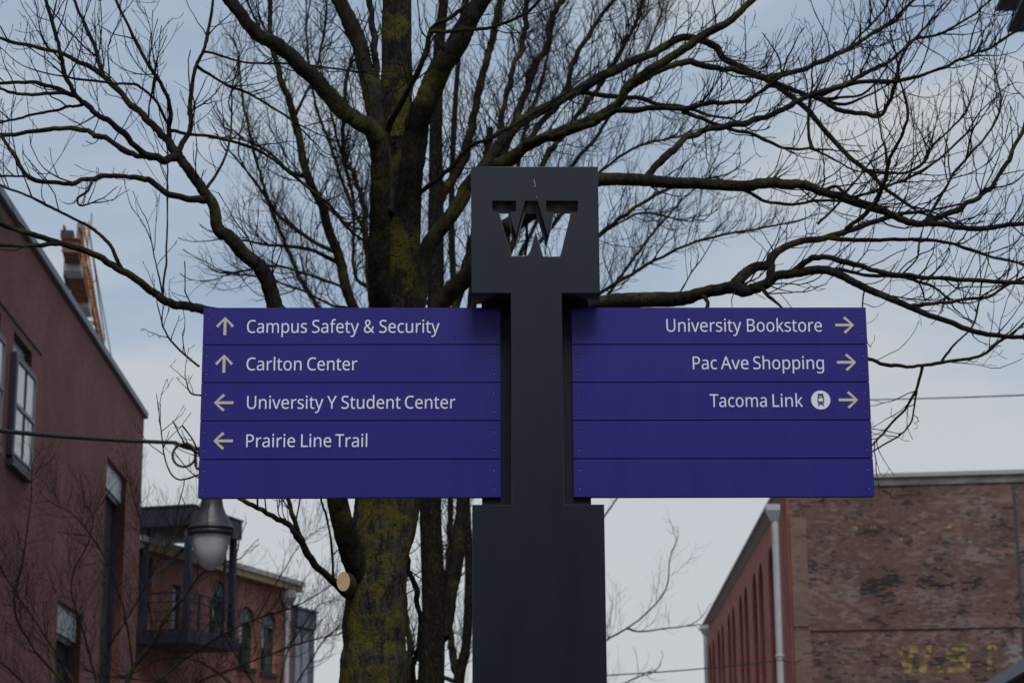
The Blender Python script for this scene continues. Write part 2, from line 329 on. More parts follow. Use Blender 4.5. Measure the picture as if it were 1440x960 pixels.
WORDS = {
 'Campus': '323,517 294,516 266,510 241,502 217,490 196,474 178,456 162,434 149,410 139,383 131,353 127,321 125,286 128,241 135,200 147,164 164,132 186,105 213,83 244,68 281,58 322,55 347,56 371,58 394,62 416,66 438,72 460,78 460,15 438,8 416,2 393,-2 369,-6 342,-7 312,-8 257,-4 208,8 166,28 130,56 101,90 78,131 62,178 52,230 49,287 51,329 57,369 67,406 81,440 99,471 120,499 145,523 174,543 206,559 242,571 281,578 324,581 353,580 381,577 409,572 435,565 460,557 482,547 453,486 435,494 415,501 394,508 372,513 348,516|738,437 786,433 824,422 854,403 875,375 888,338 892,293 892,0 840,0 827,61 824,61 811,46 798,33 785,22 772,13 757,5 741,-1 723,-5 702,-7 679,-8 654,-7 631,-2 610,6 591,16 575,30 561,48 552,68 546,92 544,119 549,159 566,192 594,219 634,238 686,251 750,257 823,259 823,285 820,317 812,342 800,359 782,371 760,378 734,380 712,379 690,376 670,370 650,363 631,355 613,347 591,400 611,410 633,419 658,426 684,432 710,436|759,208 711,203 674,195 648,182 630,165 620,144 617,119 619,97 626,79 639,66 655,56 674,51 695,49 730,52 760,62 786,79 806,103 818,134 822,172 822,210|1496,438 1541,434 1577,421 1605,401 1626,371 1638,330 1642,280 1642,0 1572,0 1572,277 1569,308 1562,333 1551,353 1534,367 1512,376 1484,379 1447,374 1417,362 1395,342 1380,315 1371,280 1368,237 1368,0 1298,0 1298,277 1297,298 1294,317 1289,333 1281,347 1272,359 1260,367 1246,374 1229,377 1210,379 1183,377 1161,370 1142,360 1127,347 1115,329 1106,308 1100,283 1097,255 1095,223 1095,0 1025,0 1025,430 1082,430 1092,371 1096,371 1106,385 1117,398 1130,409 1143,418 1158,425 1173,431 1189,435 1206,437 1223,438 1254,436 1282,430 1306,420 1326,406 1342,388 1354,366 1358,366 1375,388 1394,406 1417,420 1443,430 1469,436|1979,438 2029,432 2071,413 2107,383 2134,339 2150,284 2156,216 2153,170 2146,129 2134,93 2117,62 2096,37 2072,17 2044,3 2013,-5 1978,-8 1957,-7 1938,-4 1920,1 1904,7 1889,15 1876,24 1865,33 1854,44 1845,55 1840,55 1841,45 1843,33 1844,20 1845,7 1845,-5 1845,-16 1845,-192 1775,-192 1775,430 1832,430 1842,371 1845,371 1854,383 1865,394 1876,405 1889,414 1903,422 1919,429 1937,434 1957,437|1966,379 1939,377 1916,371 1897,362 1881,349 1868,333 1858,313 1851,289 1847,261 1845,229 1845,216 1846,182 1850,152 1856,126 1866,103 1878,85 1895,70 1915,59 1939,53 1968,51 1993,53 2014,60 2032,72 2048,88 2060,108 2070,131 2077,157 2081,186 2083,217 2079,262 2070,302 2054,334 2032,359 2002,374|2627,430 2627,0 2569,0 2559,57 2556,57 2546,43 2534,31 2520,20 2506,11 2490,4 2473,-1 2456,-5 2438,-7 2419,-8 2387,-6 2358,-1 2333,8 2312,21 2294,38 2281,59 2271,85 2265,114 2263,148 2263,430 2334,430 2334,153 2337,122 2345,96 2358,76 2376,62 2400,53 2430,51 2460,53 2485,59 2506,69 2522,82 2535,100 2545,121 2551,146 2555,175 2557,206 2557,430|3043,119 3041,92 3034,69 3022,49 3007,32 2987,18 2963,6 2936,-2 2905,-6 2872,-8 2843,-7 2817,-5 2794,-1 2774,5 2754,11 2737,19 2737,83 2755,75 2776,67 2799,60 2824,54 2848,50 2873,49 2906,51 2932,57 2951,66 2964,79 2972,94 2975,112 2974,123 2971,132 2966,141 2959,150 2948,158 2935,167 2917,176 2895,185 2869,196 2843,206 2819,217 2798,228 2780,239 2764,252 2752,266 2743,283 2738,302 2736,324 2741,358 2756,386 2781,408 2813,425 2852,435 2897,438 2923,437 2947,434 2971,430 2993,424 3014,417 3034,409 3010,353 2992,360 2973,366 2953,372 2934,377 2913,379 2893,380 2866,379 2844,374 2826,366 2814,356 2806,343 2804,328 2805,317 2808,307 2814,298 2822,290 2834,282 2849,274 2867,266 2889,256 2914,246 2940,236 2963,226 2984,215 3002,203 3016,191 3028,176 3037,159 3042,140',
 'Safety': '403,153 400,121 392,92 378,66 359,44 335,26 307,11 274,1 238,-6 198,-8 177,-8 157,-7 137,-5 118,-2 100,1 83,4 68,9 54,14 41,19 41,88 62,80 86,72 113,65 142,59 171,56 201,55 228,56 252,60 273,66 290,74 305,85 316,98 324,113 329,129 330,147 329,164 325,180 318,194 308,207 295,218 277,230 255,241 228,252 196,265 172,274 151,284 131,294 114,305 98,317 85,330 74,344 65,359 57,375 52,393 49,413 48,435 51,464 58,490 71,513 89,533 110,550 136,563 165,573 197,579 231,581 262,580 290,577 318,572 343,565 367,558 389,549 366,487 346,495 325,502 302,508 278,513 254,516 229,517 207,516 187,513 169,507 155,499 142,489 133,478 126,464 122,450 121,434 122,416 126,400 133,386 143,373 156,362 172,351 193,341 217,330 246,318 278,306 307,293 332,279 353,264 371,247 385,228 395,206 401,181|671,437 719,433 758,422 787,403 808,375 821,338 825,293 825,0 774,0 760,61 757,61 745,46 732,33 719,22 705,13 690,5 674,-1 656,-5 636,-7 613,-8 588,-7 565,-2 543,6 524,16 508,30 495,48 485,68 479,92 477,119 483,159 500,192 528,219 567,238 619,251 683,257 756,259 756,285 754,317 746,342 733,359 715,371 693,378 667,380 645,379 624,376 603,370 583,363 564,355 546,347 524,400 544,410 567,419 591,426 617,432 644,436|692,208 644,203 607,195 581,182 564,165 554,144 550,119 553,97 560,79 572,66 588,56 607,51 629,49 663,52 693,62 719,79 739,103 751,134 755,172 755,210|1156,375 1048,375 1048,0 978,0 978,375 902,375 902,408 978,432 978,457 979,492 985,522 994,547 1007,568 1022,585 1042,597 1064,606 1089,612 1117,613 1134,613 1149,612 1164,609 1177,606 1190,603 1200,599 1182,544 1173,546 1163,549 1152,552 1141,554 1130,555 1118,556 1096,553 1079,545 1065,532 1056,513 1050,489 1048,458 1048,430 1156,430|1400,438 1435,435 1467,427 1495,414 1520,396 1540,373 1556,346 1568,315 1575,281 1577,244 1577,201 1283,201 1288,157 1300,119 1320,90 1347,69 1381,56 1420,52 1446,53 1471,56 1493,60 1514,66 1536,73 1558,82 1558,20 1536,11 1515,4 1493,-1 1470,-5 1445,-7 1417,-8 1378,-5 1342,3 1309,17 1280,36 1256,61 1236,91 1222,126 1213,167 1210,212 1213,257 1221,297 1234,333 1252,364 1274,390 1300,411 1330,426 1364,435|1399,380 1368,377 1341,366 1320,348 1303,323 1291,293 1285,257 1504,257 1502,281 1499,302 1492,322 1484,338 1472,353 1458,364 1442,373 1422,378|1830,50 1841,50 1852,51 1863,53 1873,54 1882,56 1890,59 1890,5 1882,1 1871,-2 1858,-4 1844,-6 1831,-8 1818,-8 1796,-7 1775,-3 1756,4 1738,13 1723,27 1710,44 1700,66 1694,93 1692,125 1692,375 1631,375 1631,409 1693,437 1721,528 1763,528 1763,430 1887,430 1887,375 1763,375 1763,127 1765,103 1771,83 1781,69 1795,58 1811,52|1909,430 1984,430 2077,185 2082,171 2087,157 2092,144 2096,130 2100,117 2104,105 2108,92 2111,80 2113,68 2116,68 2120,83 2125,100 2132,121 2139,142 2146,164 2153,186 2241,430 2317,430 2132,-59 2121,-85 2109,-108 2096,-130 2081,-148 2065,-164 2046,-176 2025,-185 2002,-191 1975,-192 1963,-192 1952,-192 1941,-190 1932,-189 1924,-188 1917,-186 1917,-130 1938,-133 1946,-134 1955,-135 1964,-135 1980,-134 1994,-131 2007,-126 2018,-118 2029,-110 2038,-99 2046,-87 2053,-73 2059,-59 2082,-2',
 '&': '244,581 271,580 296,575 318,567 337,555 353,541 366,524 375,505 381,483 383,458 379,426 368,397 350,372 326,349 299,328 268,308 423,159 436,176 447,195 457,216 465,238 472,262 479,286 550,286 541,253 530,221 518,191 504,163 487,137 468,114 585,0 490,0 420,67 403,53 385,40 366,28 347,18 325,9 303,2 278,-4 252,-7 223,-8 188,-6 156,0 127,10 102,24 81,42 65,63 52,89 45,117 43,149 44,175 49,199 57,220 69,239 83,256 100,273 120,288 142,303 166,318 155,331 144,344 133,358 123,372 114,387 107,403 101,420 97,438 96,456 98,481 104,504 114,524 127,541 144,555 165,567 188,575 215,580|209,273 190,262 174,251 159,239 147,227 136,215 128,201 121,186 118,170 116,152 120,124 129,101 146,81 168,66 194,57 225,55 258,56 287,62 314,71 337,83 357,97 375,111|241,524 220,522 202,516 186,506 175,493 168,476 165,457 167,438 172,421 180,404 192,387 207,369 225,350 253,368 276,385 292,401 304,419 310,437 313,458 311,476 304,492 294,505 279,515 262,522',
 'Security': '403,153 400,121 392,92 378,66 359,44 335,26 307,11 274,1 238,-6 198,-8 177,-8 157,-7 137,-5 118,-2 100,1 83,4 68,9 54,14 41,19 41,88 62,80 86,72 113,65 142,59 171,56 201,55 228,56 252,60 273,66 290,74 305,85 316,98 324,113 329,129 330,147 329,164 325,180 318,194 308,207 295,218 277,230 255,241 228,252 196,265 172,274 151,284 131,294 114,305 98,317 85,330 74,344 65,359 57,375 52,393 49,413 48,435 51,464 58,490 71,513 89,533 110,550 136,563 165,573 197,579 231,581 262,580 290,577 318,572 343,565 367,558 389,549 366,487 346,495 325,502 302,508 278,513 254,516 229,517 207,516 187,513 169,507 155,499 142,489 133,478 126,464 122,450 121,434 122,416 126,400 133,386 143,373 156,362 172,351 193,341 217,330 246,318 278,306 307,293 332,279 353,264 371,247 385,228 395,206 401,181|674,438 710,435 741,427 769,414 794,396 814,373 830,346 842,315 849,281 852,244 852,201 557,201 562,157 575,119 595,90 622,69 655,56 694,52 721,53 745,56 767,60 788,66 810,73 832,82 832,20 811,11 789,4 767,-1 745,-5 719,-7 691,-8 652,-5 616,3 583,17 554,36 530,61 510,91 496,126 487,167 484,212 487,257 495,297 508,333 526,364 548,390 575,411 605,426 638,435|674,380 642,377 616,366 594,348 577,323 565,293 559,257 778,257 777,281 773,302 767,322 758,338 747,353 733,364 716,373 696,378|1133,-8 1097,-5 1063,2 1032,15 1004,34 981,58 962,87 948,123 939,165 937,213 940,262 948,305 963,342 983,372 1007,396 1035,415 1066,428 1101,435 1138,438 1160,437 1181,435 1201,431 1220,426 1237,421 1251,415 1229,356 1216,361 1201,365 1184,370 1168,373 1152,375 1136,376 1109,374 1085,368 1065,358 1048,343 1034,325 1023,303 1016,277 1011,247 1010,213 1011,181 1016,152 1023,126 1034,104 1047,86 1064,71 1084,61 1107,55 1132,53 1155,54 1176,56 1194,60 1212,65 1228,71 1244,78 1244,15 1229,8 1213,3 1196,-2 1177,-5 1157,-7|1705,430 1705,0 1647,0 1637,57 1634,57 1624,43 1612,31 1598,20 1583,11 1568,4 1551,-1 1534,-5 1516,-7 1497,-8 1465,-6 1436,-1 1411,8 1390,21 1372,38 1358,59 1349,85 1343,114 1341,148 1341,430 1412,430 1412,153 1415,122 1423,96 1435,76 1454,62 1478,53 1508,51 1537,53 1563,59 1583,69 1600,82 1613,100 1623,121 1629,146 1633,175 1634,206 1634,430|2042,438 2050,438 2059,437 2068,437 2077,436 2085,435 2092,433 2083,368 2076,370 2069,371 2061,372 2052,373 2045,374 2037,374 2021,373 2005,369 1990,363 1975,355 1962,346 1949,334 1939,321 1929,305 1922,289 1916,270 1913,251 1912,229 1912,0 1841,0 1841,430 1899,430 1907,351 1910,351 1920,367 1931,381 1943,395 1957,407 1971,418 1987,426 2004,433 2022,437|2243,430 2243,0 2172,0 2172,430|2209,591 2219,590 2228,586 2237,580 2244,572 2248,560 2249,546 2248,532 2244,521 2237,512 2228,506 2219,502 2209,501 2197,502 2187,506 2179,512 2172,521 2168,532 2167,546 2168,560 2172,572 2179,580 2187,586 2197,590|2523,50 2534,50 2545,51 2556,53 2566,54 2575,56 2583,59 2583,5 2574,1 2564,-2 2551,-4 2537,-6 2524,-8 2511,-8 2489,-7 2468,-3 2449,4 2431,13 2416,27 2403,44 2393,66 2387,93 2385,125 2385,375 2324,375 2324,409 2386,437 2414,528 2455,528 2455,430 2580,430 2580,375 2455,375 2455,127 2458,103 2464,83 2474,69 2488,58 2504,52|2601,430 2677,430 2770,185 2775,171 2780,157 2785,144 2789,130 2793,117 2797,105 2801,92 2804,80 2806,68 2809,68 2813,83 2818,100 2824,121 2831,142 2839,164 2846,186 2933,430 3010,430 2824,-59 2814,-85 2802,-108 2789,-130 2774,-148 2758,-164 2739,-176 2718,-185 2694,-191 2668,-192 2656,-192 2644,-192 2634,-190 2625,-189 2617,-188 2609,-186 2609,-130 2631,-133 2639,-134 2648,-135 2657,-135 2673,-134 2687,-131 2700,-126 2711,-118 2721,-110 2731,-99 2739,-87 2746,-73 2752,-59 2775,-2',
 'Carlton': '323,517 294,516 266,510 241,502 217,490 196,474 178,456 162,434 149,410 139,383 131,353 127,321 125,286 128,241 135,200 147,164 164,132 186,105 213,83 244,68 281,58 322,55 347,56 371,58 394,62 416,66 438,72 460,78 460,15 438,8 416,2 393,-2 369,-6 342,-7 312,-8 257,-4 208,8 166,28 130,56 101,90 78,131 62,178 52,230 49,287 51,329 57,369 67,406 81,440 99,471 120,499 145,523 174,543 206,559 242,571 281,578 324,581 353,580 381,577 409,572 435,565 460,557 482,547 453,486 435,494 415,501 394,508 372,513 348,516|738,437 786,433 824,422 854,403 875,375 888,338 892,293 892,0 840,0 827,61 824,61 811,46 798,33 785,22 772,13 757,5 741,-1 723,-5 702,-7 679,-8 654,-7 631,-2 610,6 591,16 575,30 561,48 552,68 546,92 544,119 549,159 566,192 594,219 634,238 686,251 750,257 823,259 823,285 820,317 812,342 800,359 782,371 760,378 734,380 712,379 690,376 670,370 650,363 631,355 613,347 591,400 611,410 633,419 658,426 684,432 710,436|759,208 711,203 674,195 648,182 630,165 620,144 617,119 619,97 626,79 639,66 655,56 674,51 695,49 730,52 760,62 786,79 806,103 818,134 822,172 822,210|1225,438 1234,438 1242,437 1251,437 1260,436 1269,435 1276,433 1267,368 1260,370 1252,371 1244,372 1236,373 1228,374 1221,374 1204,373 1188,369 1173,363 1159,355 1145,346 1133,334 1122,321 1113,305 1105,289 1100,270 1097,251 1095,229 1095,0 1025,0 1025,430 1083,430 1091,351 1094,351 1104,367 1114,381 1127,395 1140,407 1155,418 1171,426 1188,433 1206,437|1427,0 1356,0 1356,609 1427,609|1706,50 1717,50 1728,51 1739,53 1750,54 1759,56 1767,59 1767,5 1758,1 1747,-2 1735,-4 1721,-6 1707,-8 1694,-8 1673,-7 1652,-3 1632,4 1615,13 1599,27 1586,44 1576,66 1571,93 1569,125 1569,375 1508,375 1508,409 1569,437 1597,528 1639,528 1639,430 1763,430 1763,375 1639,375 1639,127 1641,103 1648,83 1658,69 1672,58 1688,52|2226,216 2225,181 2220,150 2212,121 2201,95 2188,71 2172,51 2153,33 2132,18 2109,7 2083,-1 2055,-6 2026,-8 1998,-6 1972,-1 1947,7 1924,18 1903,33 1885,51 1868,71 1854,95 1843,121 1835,150 1830,181 1828,216 1831,261 1839,301 1852,336 1871,367 1894,392 1921,412 1953,426 1989,435 2028,438 2066,435 2100,426 2131,412 2159,392 2182,367 2201,336 2215,301 2223,261|1901,216 1903,184 1907,154 1915,128 1925,105 1939,86 1956,71 1976,59 2000,53 2027,51 2054,53 2078,59 2099,71 2116,86 2129,105 2140,128 2147,154 2152,184 2153,216 2152,248 2147,277 2140,303 2129,325 2115,344 2098,359 2078,370 2054,376 2026,379 1987,374 1955,359 1931,335 1915,303 1905,263|2545,438 2592,434 2630,421 2661,401 2683,371 2696,330 2700,280 2700,0 2630,0 2630,275 2628,307 2620,333 2607,353 2589,367 2564,376 2534,379 2491,374 2459,361 2435,338 2420,308 2411,269 2408,223 2408,0 2338,0 2338,430 2395,430 2405,371 2409,371 2419,385 2431,398 2445,409 2459,418 2475,425 2492,431 2509,435 2527,437',
 'Center': '323,517 294,516 266,510 241,502 217,490 196,474 178,456 162,434 149,410 139,383 131,353 127,321 125,286 128,241 135,200 147,164 164,132 186,105 213,83 244,68 281,58 322,55 347,56 371,58 394,62 416,66 438,72 460,78 460,15 438,8 416,2 393,-2 369,-6 342,-7 312,-8 257,-4 208,8 166,28 130,56 101,90 78,131 62,178 52,230 49,287 51,329 57,369 67,406 81,440 99,471 120,499 145,523 174,543 206,559 242,571 281,578 324,581 353,580 381,577 409,572 435,565 460,557 482,547 453,486 435,494 415,501 394,508 372,513 348,516|741,438 776,435 808,427 836,414 860,396 881,373 897,346 909,315 916,281 918,244 918,201 624,201 629,157 641,119 661,90 688,69 721,56 761,52 787,53 811,56 834,60 855,66 877,73 899,82 899,20 877,11 855,4 834,-1 811,-5 786,-7 758,-8 719,-5 683,3 650,17 621,36 597,61 577,91 563,126 554,167 551,212 554,257 561,297 575,333 592,364 615,390 641,411 671,426 705,435|740,380 709,377 682,366 660,348 643,323 632,293 626,257 844,257 843,281 839,302 833,322 824,338 813,353 799,364 782,373 763,378|1234,438 1281,434 1320,421 1350,401 1372,371 1385,330 1390,280 1390,0 1320,0 1320,275 1317,307 1310,333 1297,353 1278,367 1254,376 1224,379 1181,374 1148,361 1125,338 1110,308 1101,269 1098,223 1098,0 1027,0 1027,430 1084,430 1095,371 1099,371 1109,385 1121,398 1134,409 1149,418 1165,425 1181,431 1199,435 1216,437|1666,50 1677,50 1688,51 1699,53 1710,54 1719,56 1727,59 1727,5 1718,1 1707,-2 1694,-4 1681,-6 1667,-8 1654,-8 1632,-7 1612,-3 1592,4 1574,13 1559,27 1546,44 1536,66 1530,93 1528,125 1528,375 1468,375 1468,409 1529,437 1557,528 1599,528 1599,430 1723,430 1723,375 1599,375 1599,127 1601,103 1607,83 1618,69 1632,58 1648,52|1978,438 2013,435 2045,427 2073,414 2098,396 2118,373 2134,346 2146,315 2153,281 2156,244 2156,201 1861,201 1866,157 1879,119 1899,90 1926,69 1959,56 1998,52 2025,53 2049,56 2071,60 2092,66 2114,73 2136,82 2136,20 2114,11 2093,4 2071,-1 2049,-5 2023,-7 1995,-8 1956,-5 1920,3 1887,17 1858,36 1834,61 1814,91 1800,126 1791,167 1788,212 1791,257 1799,297 1812,333 1830,364 1852,390 1879,411 1909,426 1942,435|1978,380 1946,377 1920,366 1898,348 1881,323 1869,293 1863,257 2082,257 2081,281 2077,302 2071,322 2062,338 2050,353 2036,364 2020,373 2000,378|2465,438 2473,438 2482,437 2491,437 2500,436 2508,435 2516,433 2507,368 2500,370 2492,371 2484,372 2476,373 2468,374 2460,374 2444,373 2428,369 2413,363 2399,355 2385,346 2373,334 2362,321 2353,305 2345,289 2340,270 2336,251 2335,229 2335,0 2265,0 2265,430 2322,430 2330,351 2334,351 2343,367 2354,381 2366,395 2380,407 2395,418 2411,426 2428,433 2446,437',
 'University': '513,202 511,164 503,128 489,95 470,65 446,40 416,20 380,4 338,-5 290,-8 225,-2 171,18 128,50 97,93 78,144 72,204 72,573 144,573 144,201 148,158 161,122 182,93 211,72 248,59 294,55 327,57 355,63 379,73 399,88 415,105 427,126 435,149 440,174 442,202 442,573 513,573|861,438 908,434 947,421 978,401 999,371 1012,330 1017,280 1017,0 947,0 947,275 944,307 937,333 924,353 905,367 881,376 851,379 808,374 775,361 752,338 737,308 728,269 725,223 725,0 654,0 654,430 711,430 722,371 726,371 736,385 748,398 761,409 776,418 792,425 808,431 826,435 843,437|1221,430 1221,0 1150,0 1150,430|1186,591 1196,590 1206,586 1215,580 1221,572 1226,560 1227,546 1226,532 1221,521 1215,512 1206,506 1196,502 1186,501 1175,502 1165,506 1156,512 1150,521 1146,532 1144,546 1146,560 1150,572 1156,580 1165,586 1175,590|1451,0 1289,430 1364,430 1455,176 1460,164 1464,151 1469,137 1474,123 1478,109 1482,96 1485,83 1488,72 1490,63 1493,63 1496,72 1499,84 1502,96 1507,110 1511,124 1516,138 1529,176 1621,430 1696,430 1532,0|1930,438 1965,435 1997,427 2025,414 2050,396 2070,373 2086,346 2098,315 2105,281 2107,244 2107,201 1813,201 1818,157 1830,119 1850,90 1877,69 1911,56 1950,52 1977,53 2001,56 2023,60 2044,66 2066,73 2088,82 2088,20 2066,11 2045,4 2023,-1 2001,-5 1975,-7 1947,-8 1908,-5 1872,3 1839,17 1810,36 1786,61 1766,91 1752,126 1743,167 1740,212 1743,257 1751,297 1764,333 1782,364 1804,390 1830,411 1861,426 1894,435|1929,380 1898,377 1872,366 1850,348 1833,323 1821,293 1815,257 2034,257 2032,281 2029,302 2022,322 2014,338 2002,353 1988,364 1972,373 1952,378|2417,438 2425,438 2434,437 2443,437 2452,436 2460,435 2468,433 2459,368 2452,370 2444,371 2436,372 2428,373 2420,374 2412,374 2396,373 2380,369 2365,363 2350,355 2337,346 2325,334 2314,321 2305,305 2297,289 2292,270 2288,251 2287,229 2287,0 2217,0 2217,430 2274,430 2282,351 2285,351 2295,367 2306,381 2318,395 2332,407 2347,418 2362,426 2380,433 2398,437|2828,119 2825,92 2818,69 2807,49 2791,32 2771,18 2747,6 2720,-2 2690,-6 2656,-8 2627,-7 2602,-5 2579,-1 2558,5 2539,11 2521,19 2521,83 2540,75 2560,67 2583,60 2608,54 2633,50 2658,49 2690,51 2716,57 2735,66 2749,79 2757,94 2759,112 2758,123 2756,132 2751,141 2743,150 2733,158 2719,167 2701,176 2680,185 2654,196 2627,206 2603,217 2582,228 2564,239 2549,252 2536,266 2528,283 2522,302 2520,324 2525,358 2540,386 2565,408 2598,425 2637,435 2682,438 2707,437 2732,434 2755,430 2777,424 2798,417 2819,409 2795,353 2776,360 2757,366 2738,372 2718,377 2697,379 2677,380 2650,379 2628,374 2611,366 2598,356 2590,343 2588,328 2589,317 2592,307 2598,298 2607,290 2618,282 2633,274 2651,266 2673,256 2698,246 2724,236 2748,226 2768,215 2786,203 2801,191 2812,176 2821,159 2826,140|3002,430 3002,0 2932,0 2932,430|2968,591 2978,590 2988,586 2996,580 3003,572 3007,560 3009,546 3007,532 3003,521 2996,512 2988,506 2978,502 2968,501 2957,502 2947,506 2938,512 2932,521 2928,532 2926,546 2928,560 2932,572 2938,580 2947,586 2957,590|3282,50 3293,50 3304,51 3315,53 3326,54 3335,56 3342,59 3342,5 3334,1 3323,-2 3310,-4 3297,-6 3283,-8 3270,-8 3248,-7 3228,-3 3208,4 3190,13 3175,27 3162,44 3152,66 3146,93 3144,125 3144,375 3083,375 3083,409 3145,437 3173,528 3215,528 3215,430 3339,430 3339,375 3215,375 3215,127 3217,103 3223,83 3234,69 3248,58 3264,52|3361,430 3436,430 3529,185 3534,171 3539,157 3544,144 3549,130 3553,117 3557,105 3560,92 3563,80 3565,68 3569,68 3572,83 3577,100 3584,121 3591,142 3598,164 3605,186 3693,430 3769,430 3584,-59 3573,-85 3561,-108 3548,-130 3534,-148 3517,-164 3498,-176 3478,-185 3454,-191 3427,-192 3415,-192 3404,-192 3394,-190 3385,-189 3376,-188 3369,-186 3369,-130 3390,-133 3399,-134 3407,-135 3416,-135 3432,-134 3446,-131 3459,-126 3471,-118 3481,-110 3490,-99 3498,-87 3505,-73 3512,-59 3534,-2',
 'Y': '227,291 376,573 454,573 263,222 263,0 191,0 191,219 0,573 79,573',
 'Student': '403,153 400,121 392,92 378,66 359,44 335,26 307,11 274,1 238,-6 198,-8 177,-8 157,-7 137,-5 118,-2 100,1 83,4 68,9 54,14 41,19 41,88 62,80 86,72 113,65 142,59 171,56 201,55 228,56 252,60 273,66 290,74 305,85 316,98 324,113 329,129 330,147 329,164 325,180 318,194 308,207 295,218 277,230 255,241 228,252 196,265 172,274 151,284 131,294 114,305 98,317 85,330 74,344 65,359 57,375 52,393 49,413 48,435 51,464 58,490 71,513 89,533 110,550 136,563 165,573 197,579 231,581 262,580 290,577 318,572 343,565 367,558 389,549 366,487 346,495 325,502 302,508 278,513 254,516 229,517 207,516 187,513 169,507 155,499 142,489 133,478 126,464 122,450 121,434 122,416 126,400 133,386 143,373 156,362 172,351 193,341 217,330 246,318 278,306 307,293 332,279 353,264 371,247 385,228 395,206 401,181|652,50 663,50 674,51 685,53 695,54 704,56 712,59 712,5 704,1 693,-2 680,-4 666,-6 653,-8 640,-8 618,-7 597,-3 578,4 560,13 545,27 532,44 522,66 516,93 514,125 514,375 453,375 453,409 515,437 543,528 585,528 585,430 709,430 709,375 585,375 585,127 587,103 593,83 603,69 617,58 633,52|1157,430 1157,0 1099,0 1089,57 1086,57 1076,43 1064,31 1051,20 1036,11 1020,4 1003,-1 986,-5 968,-7 949,-8 917,-6 888,-1 863,8 842,21 824,38 811,59 801,85 795,114 793,148 793,430 864,430 864,153 867,122 875,96 888,76 906,62 930,53 960,51 990,53 1015,59 1036,69 1052,82 1065,100 1075,121 1081,146 1085,175 1087,206 1087,430|1446,-8 1396,-2 1353,17 1318,48 1291,91 1275,146 1269,214 1275,282 1291,338 1318,381 1354,413 1397,432 1447,438 1468,437 1488,434 1505,429 1521,423 1536,416 1549,407 1560,397 1571,386 1580,374 1585,374 1582,405 1581,418 1580,429 1580,438 1580,609 1650,609 1650,0 1593,0 1583,58 1580,58 1571,46 1560,35 1549,24 1535,15 1521,7 1505,1 1487,-4 1467,-7|1457,51 1498,55 1530,67 1553,88 1568,117 1578,154 1581,200 1581,213 1578,263 1569,304 1554,336 1531,360 1499,375 1456,379 1422,374 1393,359 1371,334 1355,300 1346,260 1342,213 1346,165 1355,125 1371,93 1393,69 1422,55|1953,438 1988,435 2020,427 2048,414 2072,396 2092,373 2109,346 2120,315 2128,281 2130,244 2130,201 1836,201 1840,157 1853,119 1873,90 1900,69 1933,56 1973,52 1999,53 2023,56 2045,60 2067,66 2088,73 2111,82 2111,20 2089,11 2067,4 2046,-1 2023,-5 1998,-7 1970,-8 1930,-5 1895,3 1862,17 1833,36 1808,61 1789,91 1774,126 1766,167 1763,212 1765,257 1773,297 1786,333 1804,364 1826,390 1853,411 1883,426 1916,435|1952,380 1921,377 1894,366 1872,348 1855,323 1844,293 1837,257 2056,257 2055,281 2051,302 2045,322 2036,338 2025,353 2011,364 1994,373 1974,378|2446,438 2493,434 2532,421 2562,401 2584,371 2597,330 2601,280 2601,0 2532,0 2532,275 2529,307 2521,333 2508,353 2490,367 2466,376 2435,379 2393,374 2360,361 2337,338 2322,308 2313,269 2310,223 2310,0 2239,0 2239,430 2296,430 2306,371 2310,371 2321,385 2333,398 2346,409 2361,418 2376,425 2393,431 2410,435 2428,437|2878,50 2889,50 2900,51 2911,53 2922,54 2931,56 2938,59 2938,5 2930,1 2919,-2 2906,-4 2892,-6 2879,-8 2866,-8 2844,-7 2823,-3 2804,4 2786,13 2771,27 2758,44 2748,66 2742,93 2740,125 2740,375 2679,375 2679,409 2741,437 2769,528 2811,528 2811,430 2935,430 2935,375 2811,375 2811,127 2813,103 2819,83 2830,69 2843,58 2860,52',
